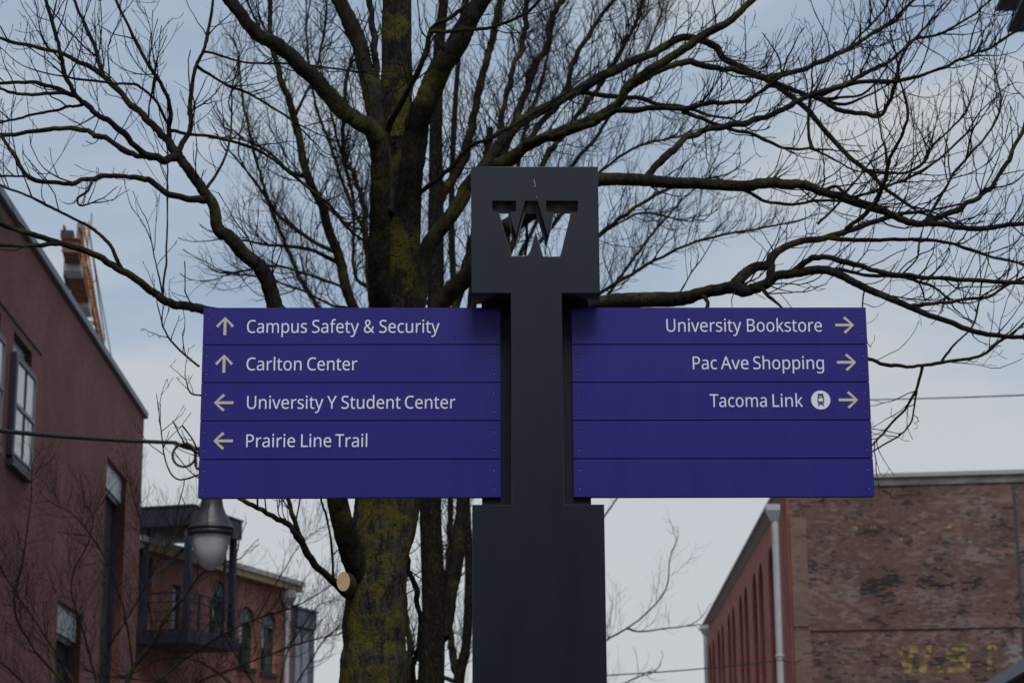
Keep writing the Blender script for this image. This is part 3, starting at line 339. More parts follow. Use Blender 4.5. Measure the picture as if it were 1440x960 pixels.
 'Prairie': '229,573 297,568 352,553 393,528 421,495 439,454 444,404 443,381 439,358 433,336 423,316 411,296 395,278 375,262 351,249 324,238 292,230 256,225 216,223 150,223 150,0 78,0 78,573|223,511 150,511 150,285 208,285 242,286 272,290 298,296 320,306 338,318 352,334 362,352 368,375 370,401 366,435 354,462 334,484 306,499 269,508|754,438 762,438 771,437 780,437 789,436 797,435 804,433 796,368 788,370 781,371 773,372 765,373 757,374 749,374 733,373 717,369 702,363 687,355 674,346 662,334 651,321 641,305 634,289 628,270 625,251 624,229 624,0 553,0 553,430 611,430 619,351 622,351 632,367 643,381 655,395 669,407 683,418 699,426 716,433 735,437|1047,437 1095,433 1134,422 1164,403 1185,375 1197,338 1201,293 1201,0 1150,0 1136,61 1133,61 1121,46 1108,33 1095,22 1081,13 1066,5 1050,-1 1032,-5 1012,-7 989,-8 964,-7 941,-2 919,6 900,16 884,30 871,48 861,68 855,92 853,119 859,159 876,192 904,219 944,238 995,251 1059,257 1132,259 1132,285 1130,317 1122,342 1109,359 1091,371 1070,378 1043,380 1021,379 1000,376 979,370 959,363 940,355 922,347 901,400 920,410 943,419 967,426 993,432 1020,436|1068,208 1020,203 983,195 957,182 940,165 930,144 926,119 929,97 936,79 948,66 964,56 983,51 1005,49 1039,52 1069,62 1095,79 1115,103 1128,134 1132,172 1132,210|1405,430 1405,0 1334,0 1334,430|1370,591 1381,590 1390,586 1399,580 1406,572 1410,560 1411,546 1410,532 1406,521 1399,512 1390,506 1381,502 1370,501 1359,502 1349,506 1341,512 1334,521 1330,532 1329,546 1330,560 1334,572 1341,580 1349,586 1359,590|1742,438 1750,438 1759,437 1768,437 1777,436 1785,435 1792,433 1783,368 1776,370 1769,371 1761,372 1752,373 1745,374 1737,374 1721,373 1705,369 1690,363 1675,355 1662,346 1650,334 1639,321 1629,305 1622,289 1616,270 1613,251 1612,229 1612,0 1541,0 1541,430 1599,430 1607,351 1610,351 1620,367 1631,381 1643,395 1657,407 1671,418 1687,426 1704,433 1723,437|1943,430 1943,0 1872,0 1872,430|1909,591 1919,590 1928,586 1937,580 1944,572 1948,560 1949,546 1948,532 1944,521 1937,512 1928,506 1919,502 1909,501 1897,502 1888,506 1879,512 1872,521 1868,532 1867,546 1868,560 1872,572 1879,580 1888,586 1897,590|2245,438 2281,435 2312,427 2340,414 2365,396 2385,373 2401,346 2413,315 2420,281 2423,244 2423,201 2128,201 2133,157 2146,119 2166,90 2193,69 2226,56 2265,52 2292,53 2316,56 2338,60 2359,66 2381,73 2403,82 2403,20 2382,11 2360,4 2338,-1 2316,-5 2290,-7 2262,-8 2223,-5 2187,3 2154,17 2125,36 2101,61 2081,91 2067,126 2058,167 2055,212 2058,257 2066,297 2079,333 2097,364 2119,390 2146,411 2176,426 2209,435|2245,380 2213,377 2187,366 2165,348 2148,323 2136,293 2130,257 2349,257 2348,281 2344,302 2338,322 2329,338 2317,353 2304,364 2287,373 2267,378',
 'Line': '78,0 78,573 150,573 150,64 400,64 400,0|559,430 559,0 488,0 488,430|524,591 535,590 544,586 553,580 560,572 564,560 565,546 564,532 560,521 553,512 544,506 535,502 524,501 513,502 503,506 495,512 488,521 484,532 483,546 484,560 488,572 495,580 503,586 513,590|902,438 949,434 988,421 1018,401 1040,371 1053,330 1058,280 1058,0 988,0 988,275 985,307 978,333 965,353 946,367 922,376 892,379 849,374 816,361 793,338 778,308 769,269 766,223 766,0 695,0 695,430 752,430 763,371 767,371 777,385 789,398 802,409 817,418 833,425 849,431 867,435 884,437|1357,438 1392,435 1424,427 1452,414 1476,396 1497,373 1513,346 1525,315 1532,281 1534,244 1534,201 1240,201 1245,157 1257,119 1277,90 1304,69 1337,56 1377,52 1403,53 1427,56 1449,60 1471,66 1493,73 1515,82 1515,20 1493,11 1471,4 1450,-1 1427,-5 1402,-7 1374,-8 1335,-5 1299,3 1266,17 1237,36 1213,61 1193,91 1178,126 1170,167 1167,212 1169,257 1177,297 1190,333 1208,364 1231,390 1257,411 1287,426 1320,435|1356,380 1325,377 1298,366 1276,348 1259,323 1248,293 1241,257 1460,257 1459,281 1455,302 1449,322 1440,338 1429,353 1415,364 1398,373 1379,378',
 'Trail': '259,0 187,0 187,509 8,509 8,573 437,573 437,509 259,509|715,438 723,438 731,437 741,437 750,436 758,435 765,433 756,368 749,370 741,371 733,372 725,373 717,374 710,374 693,373 678,369 662,363 648,355 635,346 622,334 611,321 602,305 595,289 589,270 586,251 585,229 585,0 514,0 514,430 572,430 580,351 583,351 593,367 604,381 616,395 629,407 644,418 660,426 677,433 695,437|1008,437 1056,433 1095,422 1124,403 1145,375 1158,338 1162,293 1162,0 1111,0 1097,61 1094,61 1081,46 1069,33 1056,22 1042,13 1027,5 1011,-1 993,-5 972,-7 949,-8 925,-7 902,-2 880,6 861,16 845,30 832,48 822,68 816,92 814,119 820,159 836,192 864,219 904,238 956,251 1020,257 1093,259 1093,285 1090,317 1083,342 1070,359 1052,371 1030,378 1004,380 982,379 961,376 940,370 920,363 901,355 883,347 861,400 881,410 903,419 928,426 954,432 981,436|1029,208 981,203 944,195 918,182 901,165 890,144 887,119 889,97 897,79 909,66 925,56 944,51 966,49 1000,52 1030,62 1056,79 1076,103 1088,134 1092,172 1092,210|1366,430 1366,0 1295,0 1295,430|1331,591 1341,590 1351,586 1360,580 1367,572 1371,560 1372,546 1371,532 1367,521 1360,512 1351,506 1341,502 1331,501 1320,502 1310,506 1302,512 1295,521 1291,532 1289,546 1291,560 1295,572 1302,580 1310,586 1320,590|1573,0 1502,0 1502,609 1573,609',
 'Bookstore': '241,573 307,569 361,558 404,541 434,515 453,478 459,431 457,409 453,389 446,371 437,354 424,340 409,328 392,317 372,309 350,304 350,300 373,295 395,288 415,279 433,267 448,253 461,236 470,215 476,191 478,163 475,130 467,100 454,74 436,52 413,33 385,19 354,8 318,2 279,0 78,0 78,573|256,329 300,331 334,339 357,352 372,371 381,394 384,423 380,451 369,474 351,490 324,502 289,509 245,511 150,511 150,329|150,269 150,61 265,61 311,64 346,74 371,91 388,112 398,138 401,168 399,188 395,205 388,221 377,235 362,247 344,256 321,263 293,267 260,269|963,216 962,181 957,150 949,121 938,95 925,71 909,51 890,33 869,18 846,7 820,-1 792,-6 763,-8 735,-6 709,-1 684,7 661,18 640,33 621,51 605,71 591,95 580,121 572,150 567,181 565,216 568,261 576,301 589,336 608,367 631,392 658,412 690,426 726,435 765,438 803,435 837,426 868,412 896,392 919,367 938,336 952,301 960,261|638,216 640,184 644,154 652,128 662,105 676,86 693,71 713,59 737,53 764,51 791,53 815,59 836,71 853,86 866,105 877,128 884,154 889,184 890,216 889,248 884,277 877,303 866,325 852,344 835,359 815,370 791,376 763,379 724,374 692,359 668,335 652,303 642,263|1448,216 1447,181 1442,150 1434,121 1424,95 1410,71 1394,51 1376,33 1354,18 1331,7 1305,-1 1277,-6 1248,-8 1220,-6 1194,-1 1169,7 1146,18 1125,33 1107,51 1090,71 1077,95 1065,121 1057,150 1052,181 1051,216 1053,261 1061,301 1075,336 1093,367 1116,392 1144,412 1175,426 1211,435 1250,438 1288,435 1322,426 1353,412 1381,392 1404,367 1423,336 1437,301 1445,261|1123,216 1125,184 1129,154 1137,128 1147,105 1161,86 1178,71 1198,59 1222,53 1249,51 1277,53 1300,59 1321,71 1338,86 1352,105 1362,128 1369,154 1374,184 1375,216 1374,248 1369,277 1362,303 1351,325 1337,344 1320,359 1300,370 1276,376 1249,379 1209,374 1177,359 1153,335 1137,303 1127,263|1630,291 1629,282 1629,270 1628,257 1626,221 1630,221 1644,240 1664,264 1670,272 1676,279 1681,285 1818,430 1901,430 1727,246 1913,0 1828,0 1678,200 1630,158 1630,0 1560,0 1560,609 1630,609|2268,119 2266,92 2259,69 2247,49 2231,32 2211,18 2188,6 2160,-2 2130,-6 2096,-8 2068,-7 2042,-5 2019,-1 1998,5 1979,11 1962,19 1962,83 1980,75 2001,67 2024,60 2048,54 2073,50 2098,49 2130,51 2156,57 2176,66 2189,79 2197,94 2200,112 2199,123 2196,132 2191,141 2183,150 2173,158 2159,167 2142,176 2120,185 2094,196 2067,206 2044,217 2022,228 2004,239 1989,252 1977,266 1968,283 1962,302 1961,324 1966,358 1980,386 2005,408 2038,425 2077,435 2122,438 2148,437 2172,434 2195,430 2217,424 2239,417 2259,409 2235,353 2217,360 2198,366 2178,372 2158,377 2138,379 2117,380 2090,379 2068,374 2051,366 2038,356 2031,343 2028,328 2029,317 2033,307 2038,298 2047,290 2059,282 2073,274 2091,266 2113,256 2139,246 2165,236 2188,226 2209,215 2226,203 2241,191 2253,176 2261,159 2266,140|2516,50 2526,50 2537,51 2549,53 2559,54 2568,56 2576,59 2576,5 2567,1 2557,-2 2544,-4 2530,-6 2517,-8 2504,-8 2482,-7 2461,-3 2441,4 2424,13 2408,27 2395,44 2386,66 2380,93 2378,125 2378,375 2317,375 2317,409 2379,437 2407,528 2448,528 2448,430 2573,430 2573,375 2448,375 2448,127 2450,103 2457,83 2467,69 2481,58 2497,52|3035,216 3034,181 3029,150 3021,121 3011,95 2997,71 2981,51 2963,33 2941,18 2918,7 2892,-1 2864,-6 2835,-8 2807,-6 2781,-1 2756,7 2733,18 2712,33 2694,51 2677,71 2664,95 2652,121 2644,150 2639,181 2638,216 2640,261 2648,301 2662,336 2680,367 2703,392 2731,412 2762,426 2798,435 2837,438 2875,435 2909,426 2940,412 2968,392 2991,367 3010,336 3024,301 3032,261|2711,216 2712,184 2716,154 2724,128 2734,105 2748,86 2765,71 2785,59 2809,53 2836,51 2864,53 2887,59 2908,71 2925,86 2939,105 2949,128 2956,154 2961,184 2962,216 2961,248 2956,277 2949,303 2938,325 2924,344 2907,359 2887,370 2863,376 2836,379 2796,374 2764,359 2740,335 2724,303 2714,263|3347,438 3355,438 3364,437 3373,437 3382,436 3390,435 3398,433 3389,368 3382,370 3374,371 3366,372 3358,373 3350,374 3342,374 3326,373 3310,369 3295,363 3281,355 3267,346 3255,334 3244,321 3235,305 3227,289 3222,270 3218,251 3217,229 3217,0 3147,0 3147,430 3204,430 3213,351 3216,351 3225,367 3236,381 3249,395 3262,407 3277,418 3293,426 3310,433 3328,437|3644,438 3679,435 3711,427 3739,414 3763,396 3784,373 3800,346 3812,315 3819,281 3821,244 3821,201 3527,201 3532,157 3544,119 3564,90 3591,69 3624,56 3664,52 3690,53 3714,56 3737,60 3758,66 3780,73 3802,82 3802,20 3780,11 3758,4 3737,-1 3714,-5 3689,-7 3661,-8 3622,-5 3586,3 3553,17 3524,36 3500,61 3480,91 3465,126 3457,167 3454,212 3457,257 3464,297 3478,333 3495,364 3518,390 3544,411 3574,426 3608,435|3643,380 3612,377 3585,366 3563,348 3546,323 3535,293 3528,257 3747,257 3746,281 3742,302 3736,322 3727,338 3716,353 3702,364 3685,373 3666,378',
 'Pac': '229,573 297,568 352,553 393,528 421,495 439,454 444,404 443,381 439,358 433,336 423,316 411,296 395,278 375,262 351,249 324,238 292,230 256,225 216,223 150,223 150,0 78,0 78,573|223,511 150,511 150,285 208,285 242,286 272,290 298,296 320,306 338,318 352,334 362,352 368,375 370,401 366,435 354,462 334,484 306,499 269,508|716,437 764,433 803,422 832,403 853,375 866,338 870,293 870,0 819,0 805,61 802,61 789,46 777,33 764,22 750,13 735,5 719,-1 701,-5 680,-7 658,-8 633,-7 610,-2 588,6 569,16 553,30 540,48 530,68 524,92 522,119 528,159 545,192 573,219 612,238 664,251 728,257 801,259 801,285 799,317 791,342 778,359 760,371 738,378 712,380 690,379 669,376 648,370 628,363 609,355 591,347 569,400 589,410 611,419 636,426 662,432 689,436|737,208 689,203 652,195 626,182 609,165 598,144 595,119 597,97 605,79 617,66 633,56 652,51 674,49 708,52 738,62 764,79 784,103 796,134 800,172 800,210|1176,-8 1139,-5 1105,2 1074,15 1047,34 1023,58 1004,87 990,123 982,165 979,213 982,262 991,305 1006,342 1025,372 1049,396 1077,415 1109,428 1143,435 1180,438 1202,437 1223,435 1244,431 1263,426 1279,421 1294,415 1272,356 1258,361 1243,365 1227,370 1210,373 1194,375 1179,376 1152,374 1128,368 1107,358 1090,343 1076,325 1066,303 1058,277 1054,247 1052,213 1054,181 1058,152 1066,126 1076,104 1090,86 1107,71 1126,61 1149,55 1175,53 1197,54 1218,56 1237,60 1254,65 1271,71 1286,78 1286,15 1271,8 1255,3 1239,-2 1220,-5 1199,-7',
 'Ave': '437,0 368,177 141,177 73,0 0,0 224,575 289,575 512,0|282,415 274,438 271,449 267,461 263,473 260,484 257,493 255,500 247,468 244,457 241,447 238,438 230,415 165,241 346,241|675,0 512,430 588,430 679,176 684,164 688,151 693,137 697,123 702,109 706,96 709,83 712,72 714,63 717,63 719,72 722,84 726,96 730,110 735,124 740,138 753,176 844,430 920,430 756,0|1154,438 1189,435 1221,427 1249,414 1273,396 1294,373 1310,346 1322,315 1329,281 1331,244 1331,201 1037,201 1042,157 1054,119 1074,90 1101,69 1134,56 1174,52 1200,53 1224,56 1247,60 1268,66 1290,73 1312,82 1312,20 1290,11 1268,4 1247,-1 1224,-5 1199,-7 1171,-8 1132,-5 1096,3 1063,17 1034,36 1010,61 990,91 975,126 967,167 964,212 967,257 974,297 988,333 1005,364 1028,390 1054,411 1084,426 1118,435|1153,380 1122,377 1095,366 1073,348 1056,323 1045,293 1038,257 1257,257 1256,281 1252,302 1246,322 1237,338 1226,353 1212,364 1195,373 1176,378',
 'Shopping': '403,153 400,121 392,92 378,66 359,44 335,26 307,11 274,1 238,-6 198,-8 177,-8 157,-7 137,-5 118,-2 100,1 83,4 68,9 54,14 41,19 41,88 62,80 86,72 113,65 142,59 171,56 201,55 228,56 252,60 273,66 290,74 305,85 316,98 324,113 329,129 330,147 329,164 325,180 318,194 308,207 295,218 277,230 255,241 228,252 196,265 172,274 151,284 131,294 114,305 98,317 85,330 74,344 65,359 57,375 52,393 49,413 48,435 51,464 58,490 71,513 89,533 110,550 136,563 165,573 197,579 231,581 262,580 290,577 318,572 343,565 367,558 389,549 366,487 346,495 325,502 302,508 278,513 254,516 229,517 207,516 187,513 169,507 155,499 142,489 133,478 126,464 122,450 121,434 122,416 126,400 133,386 143,373 156,362 172,351 193,341 217,330 246,318 278,306 307,293 332,279 353,264 371,247 385,228 395,206 401,181|579,431 579,420 578,410 578,399 577,389 576,379 575,370 580,370 590,385 601,397 614,407 629,416 644,424 661,429 678,434 696,436 714,437 747,435 776,430 801,421 822,408 840,391 853,370 863,344 869,314 871,280 871,0 801,0 801,275 799,307 791,333 778,353 759,367 735,376 705,379 675,377 650,370 630,360 613,347 600,329 591,308 584,283 580,254 579,222 579,0 508,0 508,609 579,609|1378,216 1376,181 1371,150 1364,121 1353,95 1340,71 1324,51 1305,33 1284,18 1260,7 1234,-1 1207,-6 1177,-8 1150,-6 1123,-1 1099,7 1076,18 1055,33 1036,51 1020,71 1006,95 995,121 987,150 982,181 980,216 983,261 991,301 1004,336 1022,367 1045,392 1073,412 1105,426 1140,435 1180,438 1217,435 1251,426 1283,412 1310,392 1333,367 1352,336 1366,301 1375,261|1053,216 1054,184 1059,154 1066,128 1077,105 1090,86 1107,71 1128,59 1152,53 1179,51 1206,53 1230,59 1250,71 1267,86 1281,105 1291,128 1299,154 1303,184 1305,216 1303,248 1299,277 1291,303 1280,325 1267,344 1250,359 1230,370 1206,376 1178,379 1138,374 1106,359 1083,335 1066,303 1056,263|1694,438 1743,432 1786,413 1822,383 1849,339 1865,284 1870,216 1868,170 1860,129 1848,93 1831,62 1811,37 1786,17 1758,3 1727,-5 1693,-8 1672,-7 1652,-4 1634,1 1618,7 1603,15 1591,24 1579,33 1569,44 1560,55 1555,55 1556,45 1557,33 1558,20 1559,7 1560,-5 1560,-16 1560,-192 1489,-192 1489,430 1547,430 1557,371 1560,371 1569,383 1579,394 1591,405 1603,414 1618,422 1634,429 1652,434 1672,437|1681,379 1654,377 1631,371 1611,362 1595,349 1582,333 1573,313 1566,289 1562,261 1560,229 1560,216 1561,182 1565,152 1571,126 1580,103 1593,85 1609,70 1629,59 1654,53 1682,51 1707,53 1729,60 1747,72 1762,88 1775,108 1785,131 1792,157 1796,186 1797,217 1794,262 1784,302 1769,334 1746,359 1717,374|2187,438 2236,432 2279,413 2315,383 2342,339 2358,284 2363,216 2361,170 2353,129 2341,93 2325,62 2304,37 2279,17 2251,3 2220,-5 2186,-8 2165,-7 2145,-4 2128,1 2111,7 2097,15 2084,24 2072,33 2062,44 2053,55 2048,55 2049,45 2050,33 2051,20 2052,7 2053,-5 2053,-16 2053,-192 1982,-192 1982,430 2040,430 2050,371 2053,371 2062,383 2072,394 2084,405 2097,414 2111,422 2127,429 2145,434 2165,437|2174,379 2147,377 2124,371 2104,362 2088,349 2075,333 2066,313 2059,289 2055,261 2053,229 2053,216 2054,182 2058,152 2064,126 2073,103 2086,85 2102,70 2122,59 2147,53 2176,51 2200,53 2222,60 2240,72 2256,88 2268,108 2278,131 2285,157 2289,186 2290,217 2287,262 2278,302 2262,334 2239,359 2210,374|2546,430 2546,0 2476,0 2476,430|2512,591 2522,590 2531,586 2540,580 2547,572 2551,560 2553,546 2551,532 2547,521 2540,512 2531,506 2522,502 2512,501 2500,502 2491,506 2482,512 2475,521 2471,532 2470,546 2471,560 2475,572 2482,580 2491,586 2500,590|2889,438 2936,434 2975,421 3006,401 3027,371 3041,330 3045,280 3045,0 2975,0 2975,275 2973,307 2965,333 2952,353 2933,367 2909,376 2879,379 2836,374 2803,361 2780,338 2765,308 2756,269 2753,223 2753,0 2682,0 2682,430 2739,430 2750,371 2754,371 2764,385 2776,398 2789,409 2804,418 2820,425 2836,431 2854,435 2871,437|3330,438 3358,436 3383,431 3407,422 3429,409 3448,393 3465,373 3469,373 3479,430 3535,430 3535,-7 3533,-46 3526,-80 3514,-109 3498,-135 3477,-155 3451,-172 3420,-183 3384,-190 3342,-192 3312,-192 3284,-189 3257,-186 3232,-180 3209,-174 3188,-165 3188,-100 3209,-110 3233,-118 3259,-125 3287,-130 3316,-133 3346,-134 3381,-130 3410,-119 3433,-101 3451,-77 3462,-48 3465,-13 3465,4 3465,11 3465,21 3466,32 3466,43 3467,51 3468,57 3464,57 3448,37 3430,21 3409,8 3385,-1 3359,-6 3331,-8 3280,-2 3236,18 3201,51 3175,95 3159,149 3154,214 3159,278 3175,332 3201,377 3236,411 3279,431|3340,379 3317,376 3297,370 3279,359 3263,344 3250,326 3240,303 3233,277 3228,247 3227,213 3230,165 3240,124 3256,92 3279,68 3307,54 3342,50 3362,51 3381,53 3398,58 3412,65 3425,74 3436,85 3446,98 3453,113 3459,131 3463,151 3465,173 3466,197 3466,214 3464,251 3460,282 3453,309 3442,331 3428,348 3411,362 3391,371 3367,377',
 'Tacoma': '259,0 187,0 187,509 8,509 8,573 437,573 437,509 259,509|677,437 725,433 763,422 793,403 814,375 827,338 831,293 831,0 779,0 766,61 763,61 750,46 738,33 725,22 711,13 696,5 680,-1 662,-5 641,-7 618,-8 593,-7 570,-2 549,6 530,16 514,30 500,48 491,68 485,92 483,119 488,159 505,192 533,219 573,238 625,251 689,257 762,259 762,285 759,317 751,342 739,359 721,371 699,378 673,380 651,379 629,376 609,370 589,363 570,355 552,347 530,400 550,410 572,419 597,426 623,432 649,436|698,208 650,203 613,195 587,182 569,165 559,144 556,119 558,97 566,79 578,66 594,56 613,51 634,49 669,52 699,62 725,79 745,103 757,134 761,172 761,210|1136,-8 1100,-5 1066,2 1035,15 1007,34 984,58 965,87 951,123 943,165 940,213 943,262 952,305 966,342 986,372 1010,396 1038,415 1070,428 1104,435 1141,438 1163,437 1184,435 1204,431 1224,426 1240,421 1254,415 1233,356 1219,361 1204,365 1188,370 1171,373 1155,375 1140,376 1112,374 1089,368 1068,358 1051,343 1037,325 1026,303 1019,277 1014,247 1013,213 1014,181 1019,152 1026,126 1037,104 1051,86 1067,71 1087,61 1110,55 1136,53 1158,54 1179,56 1198,60 1215,65 1232,71 1247,78 1247,15 1232,8 1216,3 1199,-2 1181,-5 1160,-7|1723,216 1721,181 1716,150 1709,121 1698,95 1684,71 1668,51 1650,33 1629,18 1605,7 1579,-1 1552,-6 1522,-8 1494,-6 1468,-1 1443,7 1420,18 1400,33 1381,51 1365,71 1351,95 1340,121 1331,150 1326,181 1325,216 1327,261 1335,301 1349,336 1367,367 1390,392 1418,412 1450,426 1485,435 1524,438 1562,435 1596,426 1628,412 1655,392 1678,367 1697,336 1711,301 1720,261|1398,216 1399,184 1404,154 1411,128 1421,105 1435,86 1452,71 1473,59 1496,53 1524,51 1551,53 1575,59 1595,71 1612,86 1626,105 1636,128 1644,154 1648,184 1650,216 1648,248 1643,277 1636,303 1625,325 1612,344 1595,359 1574,370 1550,376 1523,379 1483,374 1451,359 1427,335 1411,303 1401,263|2306,438 2350,434 2386,421 2415,401 2435,371 2447,330 2451,280 2451,0 2381,0 2381,277 2379,308 2371,333 2360,353 2343,367 2321,376 2294,379 2256,374 2226,362 2204,342 2189,315 2180,280 2177,237 2177,0 2107,0 2107,277 2106,298 2103,317 2098,333 2090,347 2081,359 2069,367 2055,374 2038,377 2019,379 1992,377 1970,370 1951,360 1936,347 1924,329 1915,308 1909,283 1906,255 1905,223 1905,0 1834,0 1834,430 1891,430 1901,371 1905,371 1915,385 1926,398 1939,409 1952,418 1967,425 1982,431 1999,435 2015,437 2032,438 2063,436 2091,430 2115,420 2135,406 2151,388 2164,366 2168,366 2184,388 2203,406 2227,420 2252,430 2278,436|2747,437 2794,433 2833,422 2863,403 2884,375 2896,338 2901,293 2901,0 2849,0 2836,61 2832,61 2820,46 2807,33 2794,22 2781,13 2766,5 2749,-1 2731,-5 2711,-7 2688,-8 2663,-7 2640,-2 2619,6 2600,16 2583,30 2570,48 2560,68 2554,92 2553,119 2558,159 2575,192 2603,219 2643,238 2695,251 2759,257 2832,259 2832,285 2829,317 2821,342 2808,359 2791,371 2769,378 2743,380 2720,379 2699,376 2678,370 2659,363 2640,355 2621,347 2600,400 2620,410 2642,419 2666,426 2692,432 2719,436|2767,208 2719,203 2682,195 2656,182 2639,165 2629,144 2626,119 2628,97 2635,79 2648,66 2664,56 2682,51 2704,49 2738,52 2769,62 2795,79 2815,103 2827,134 2831,172 2831,210',
 'Link': '78,0 78,573 150,573 150,64 400,64 400,0|559,430 559,0 488,0 488,430|524,591 535,590 544,586 553,580 560,572 564,560 565,546 564,532 560,521 553,512 544,506 535,502 524,501 513,502 503,506 495,512 488,521 484,532 483,546 484,560 488,572 495,580 503,586 513,590|902,438 949,434 988,421 1018,401 1040,371 1053,330 1058,280 1058,0 988,0 988,275 985,307 978,333 965,353 946,367 922,376 892,379 849,374 816,361 793,338 778,308 769,269 766,223 766,0 695,0 695,430 752,430 763,371 767,371 777,385 789,398 802,409 817,418 833,425 849,431 867,435 884,437|1261,291 1260,282 1260,270 1259,257 1257,221 1261,221 1275,240 1295,264 1301,272 1307,279 1312,285 1449,430 1532,430 1358,246 1544,0 1459,0 1310,200 1261,158 1261,0 1191,0 1191,609 1261,609',
}

# ================================================================== ground (below the frame)
def sheet(name, x0, x1, y0, y1, z, m, thick=0.0):
    if thick: return tag(MB().box((x0, y0, z-thick), (x1, y1, z)).build(name, m), kind='structure')
    return tag(MB().add([(x0,y0,z),(x1,y0,z),(x1,y1,z),(x0,y1,z)], [(0,1,2,3)]).build(name, m), kind='structure')
sheet('ground', -1500, 1500, -1500, 1500, 0.0, MT['paving'])
sheet('road', 3.2, 10.0, -120, 300, 0.006, MT['asphalt'])
sheet('pavement', -4.6, 3.0, -120, 52, 0.13, MT['paving'], .129)
sheet('kerb', 3.0, 3.2, -120, 300, 0.14, MT['concrete'], .139)

# ================================================================== facades
class Facade:
    """a vertical wall plane: local x along the wall, local y inwards, local z up; px turns a picture point into local x, z"""
    def __init__(s, x, y, dx, dy):
        l = math.hypot(dx, dy); s.o = np.array([x, y, 0.0]); s.ex = np.array([dx/l, dy/l, 0]); s.iny = np.array([-dy/l, dx/l, 0]); s.rz = math.atan2(dy, dx)
    def px(s, px, py, y=0.0):
        d = ray(px, py); t = np.dot(s.o+s.iny*y-CAM, s.iny)/np.dot(d, s.iny); p = CAM+d*t
        return float(np.dot(p-s.o, s.ex)), float(p[2])
    def root(s, name, **kw): return empty(name, tuple(s.o), s.rz, **kw)
def vdir(vx): return ((vx-720)/FPX, 1.0)
def rect(x0, z0, x1, z1): return [(x0, z0), (x1, z0), (x1, z1), (x0, z1)]
def arch(xc, wd, z0, z1, n=14):
    """round or segmental headed outline: z1 is the crown"""
    r = wd/2; return [(xc-r, z0), (xc+r, z0)]+[(xc+r*math.cos(math.pi*k/n), z1-r+r*math.sin(math.pi*k/n)) for k in range(n+1)]
def seg_arch(x0, x1, z0, z1, rise, n=10):
    c = (x0+x1)/2; h = (x1-x0)/2
    return [(x0, z0), (x1, z0)]+[(c+h*math.cos(math.pi*k/n), z1-rise+rise*math.sin(math.pi*k/n)) for k in range(n+1)]

# ------------------------------------------------------------------ brown brick building on the left
c = at(203, 582, 55.0); dx, dy = vdir(600)
FB = Facade(c[0], c[1], dx, dy); H = float(c[2])
b = FB.root('brick_building', label='brown painted brick building with plain parapet wall, at the left of the sign', cat='building')
holes = []; wins = []
def lwin(x0, z0, x1, z1): holes.append(rect(x0, z0, x1, z1)); wins.append((x0, z0, x1, z1))
wu0, _ = FB.px(20, 465); wu1 = FB.px(45, 497)[0]; wz1 = (FB.px(20.8, 465)[1]+FB.px(45, 497)[1])/2; wz0 = FB.px(12, 645)[1]
lwin(wu0, wz0, wu1, wz1)
step = (FB.px(46, 497)[0]-FB.px(5.5, 440)[0])*1.06
for k in (1, 2): lwin(wu0-step*k, wz0, wu1-step*k, wz1)
r0, rz1 = FB.px(151, 641); r1 = FB.px(178, 668)[0]
slot = rect(r0, 0.3, r1, rz1); holes.append(slot)
q0, qz1 = FB.px(82, 842); q1 = FB.px(115, 869)[0]
holes.append(rect(q0, 0.3, q1, qz1))
NEAR = -47.0
link('wall', solid([rect(NEAR, 0, 0, H-.12)]+holes, 0, .45), MT['brown'], b)
MB().box((-.45, .45, 0), (0, 16, H-.12)).build('end_wall', MT['brown'], b)
MB().box((NEAR, .45, H-.9), (-.45, 16, H-.7)).build('roof', MT['concrete'], b)
MB().box((NEAR, -.10, H-.12), (.10, .6, H+.06)).build('coping', MT['coping'], b, bevel=.015)
bl = MB().box((NEAR, .5, 0), (-.5, .6, H-1)).build('inner_screen', MT['blackin'], b)
zl = FB.px(40, 490)[1]
MB().box((wu0-3*step, -.02, wz1+.16), (FB.px(57, 512)[0], .02, wz1+.21)).build('lintel_shadow_line', MT['blackin'], b)  # black strip drawn for the dark seam and shadow line over the windows
for k, (x0, z0, x1, z1) in enumerate(wins):
    yo = -.11; xb0 = FB.px(24, 494, yo)[0]+x0-wu0; xb1 = FB.px(52, 525, yo)[0]+x0-wu0; zt = FB.px(24, 494, yo)[1]; z0 = FB.px(18.5, 640, yo)[1]
    f = MB()
    f.box((xb0, yo, z0), (xb0+.09, .12, zt)); f.box((xb1-.06, yo, z0), (xb1, .10, zt)); f.box((xb0+.09, yo, z0-.08), (xb1-.06, .10, z0)); f.box((xb0+.09, yo, zt-.08), (xb1-.06, .10, zt))
    fr = f.build('window', MT['navy'], b)
    g = MB(); W = xb1-xb0; hh = zt-z0
    for (gx0, gx1) in ((xb0+.095, xb0+.13), (xb1-.115, xb1-.065)): g.box((gx0, yo-.02, z0+.01), (gx1, yo+.05, zt-.09))
    MB().box((xb0+W*.5-.035, yo-.01, z0+.06), (xb0+W*.5+.035, yo+.045, zt-.13)).build('glazing_bar', MT['blackin'], fr)
    g.box((xb0+.13, yo-.022, z0+hh*.5-.035), (xb1-.115, yo+.046, z0+hh*.5+.035)); g.box((xb0+.13, yo-.022, z0+.012), (xb1-.115, yo+.046, z0+.06)); g.box((xb0+.13, yo-.022, zt-.14), (xb1-.115, yo+.046, zt-.094))
    g.build('frame', MT['paleframe'], fr)
    MB().box((xb0+.1, yo+.01, z0+.02), (xb1-.07, yo+.03, zt-.1)).build('pane', MT['sky_reflection'], fr)
    MB().box((x0, .14, zt+.02), (x1, .2, z1)).build('transom_panel', MT['transom'], fr)
    MB().box((xb0-.03, yo-.04, z0-.20), (xb1+.03, -.003, z0-.085)).build('sill', MT['navy'], fr)
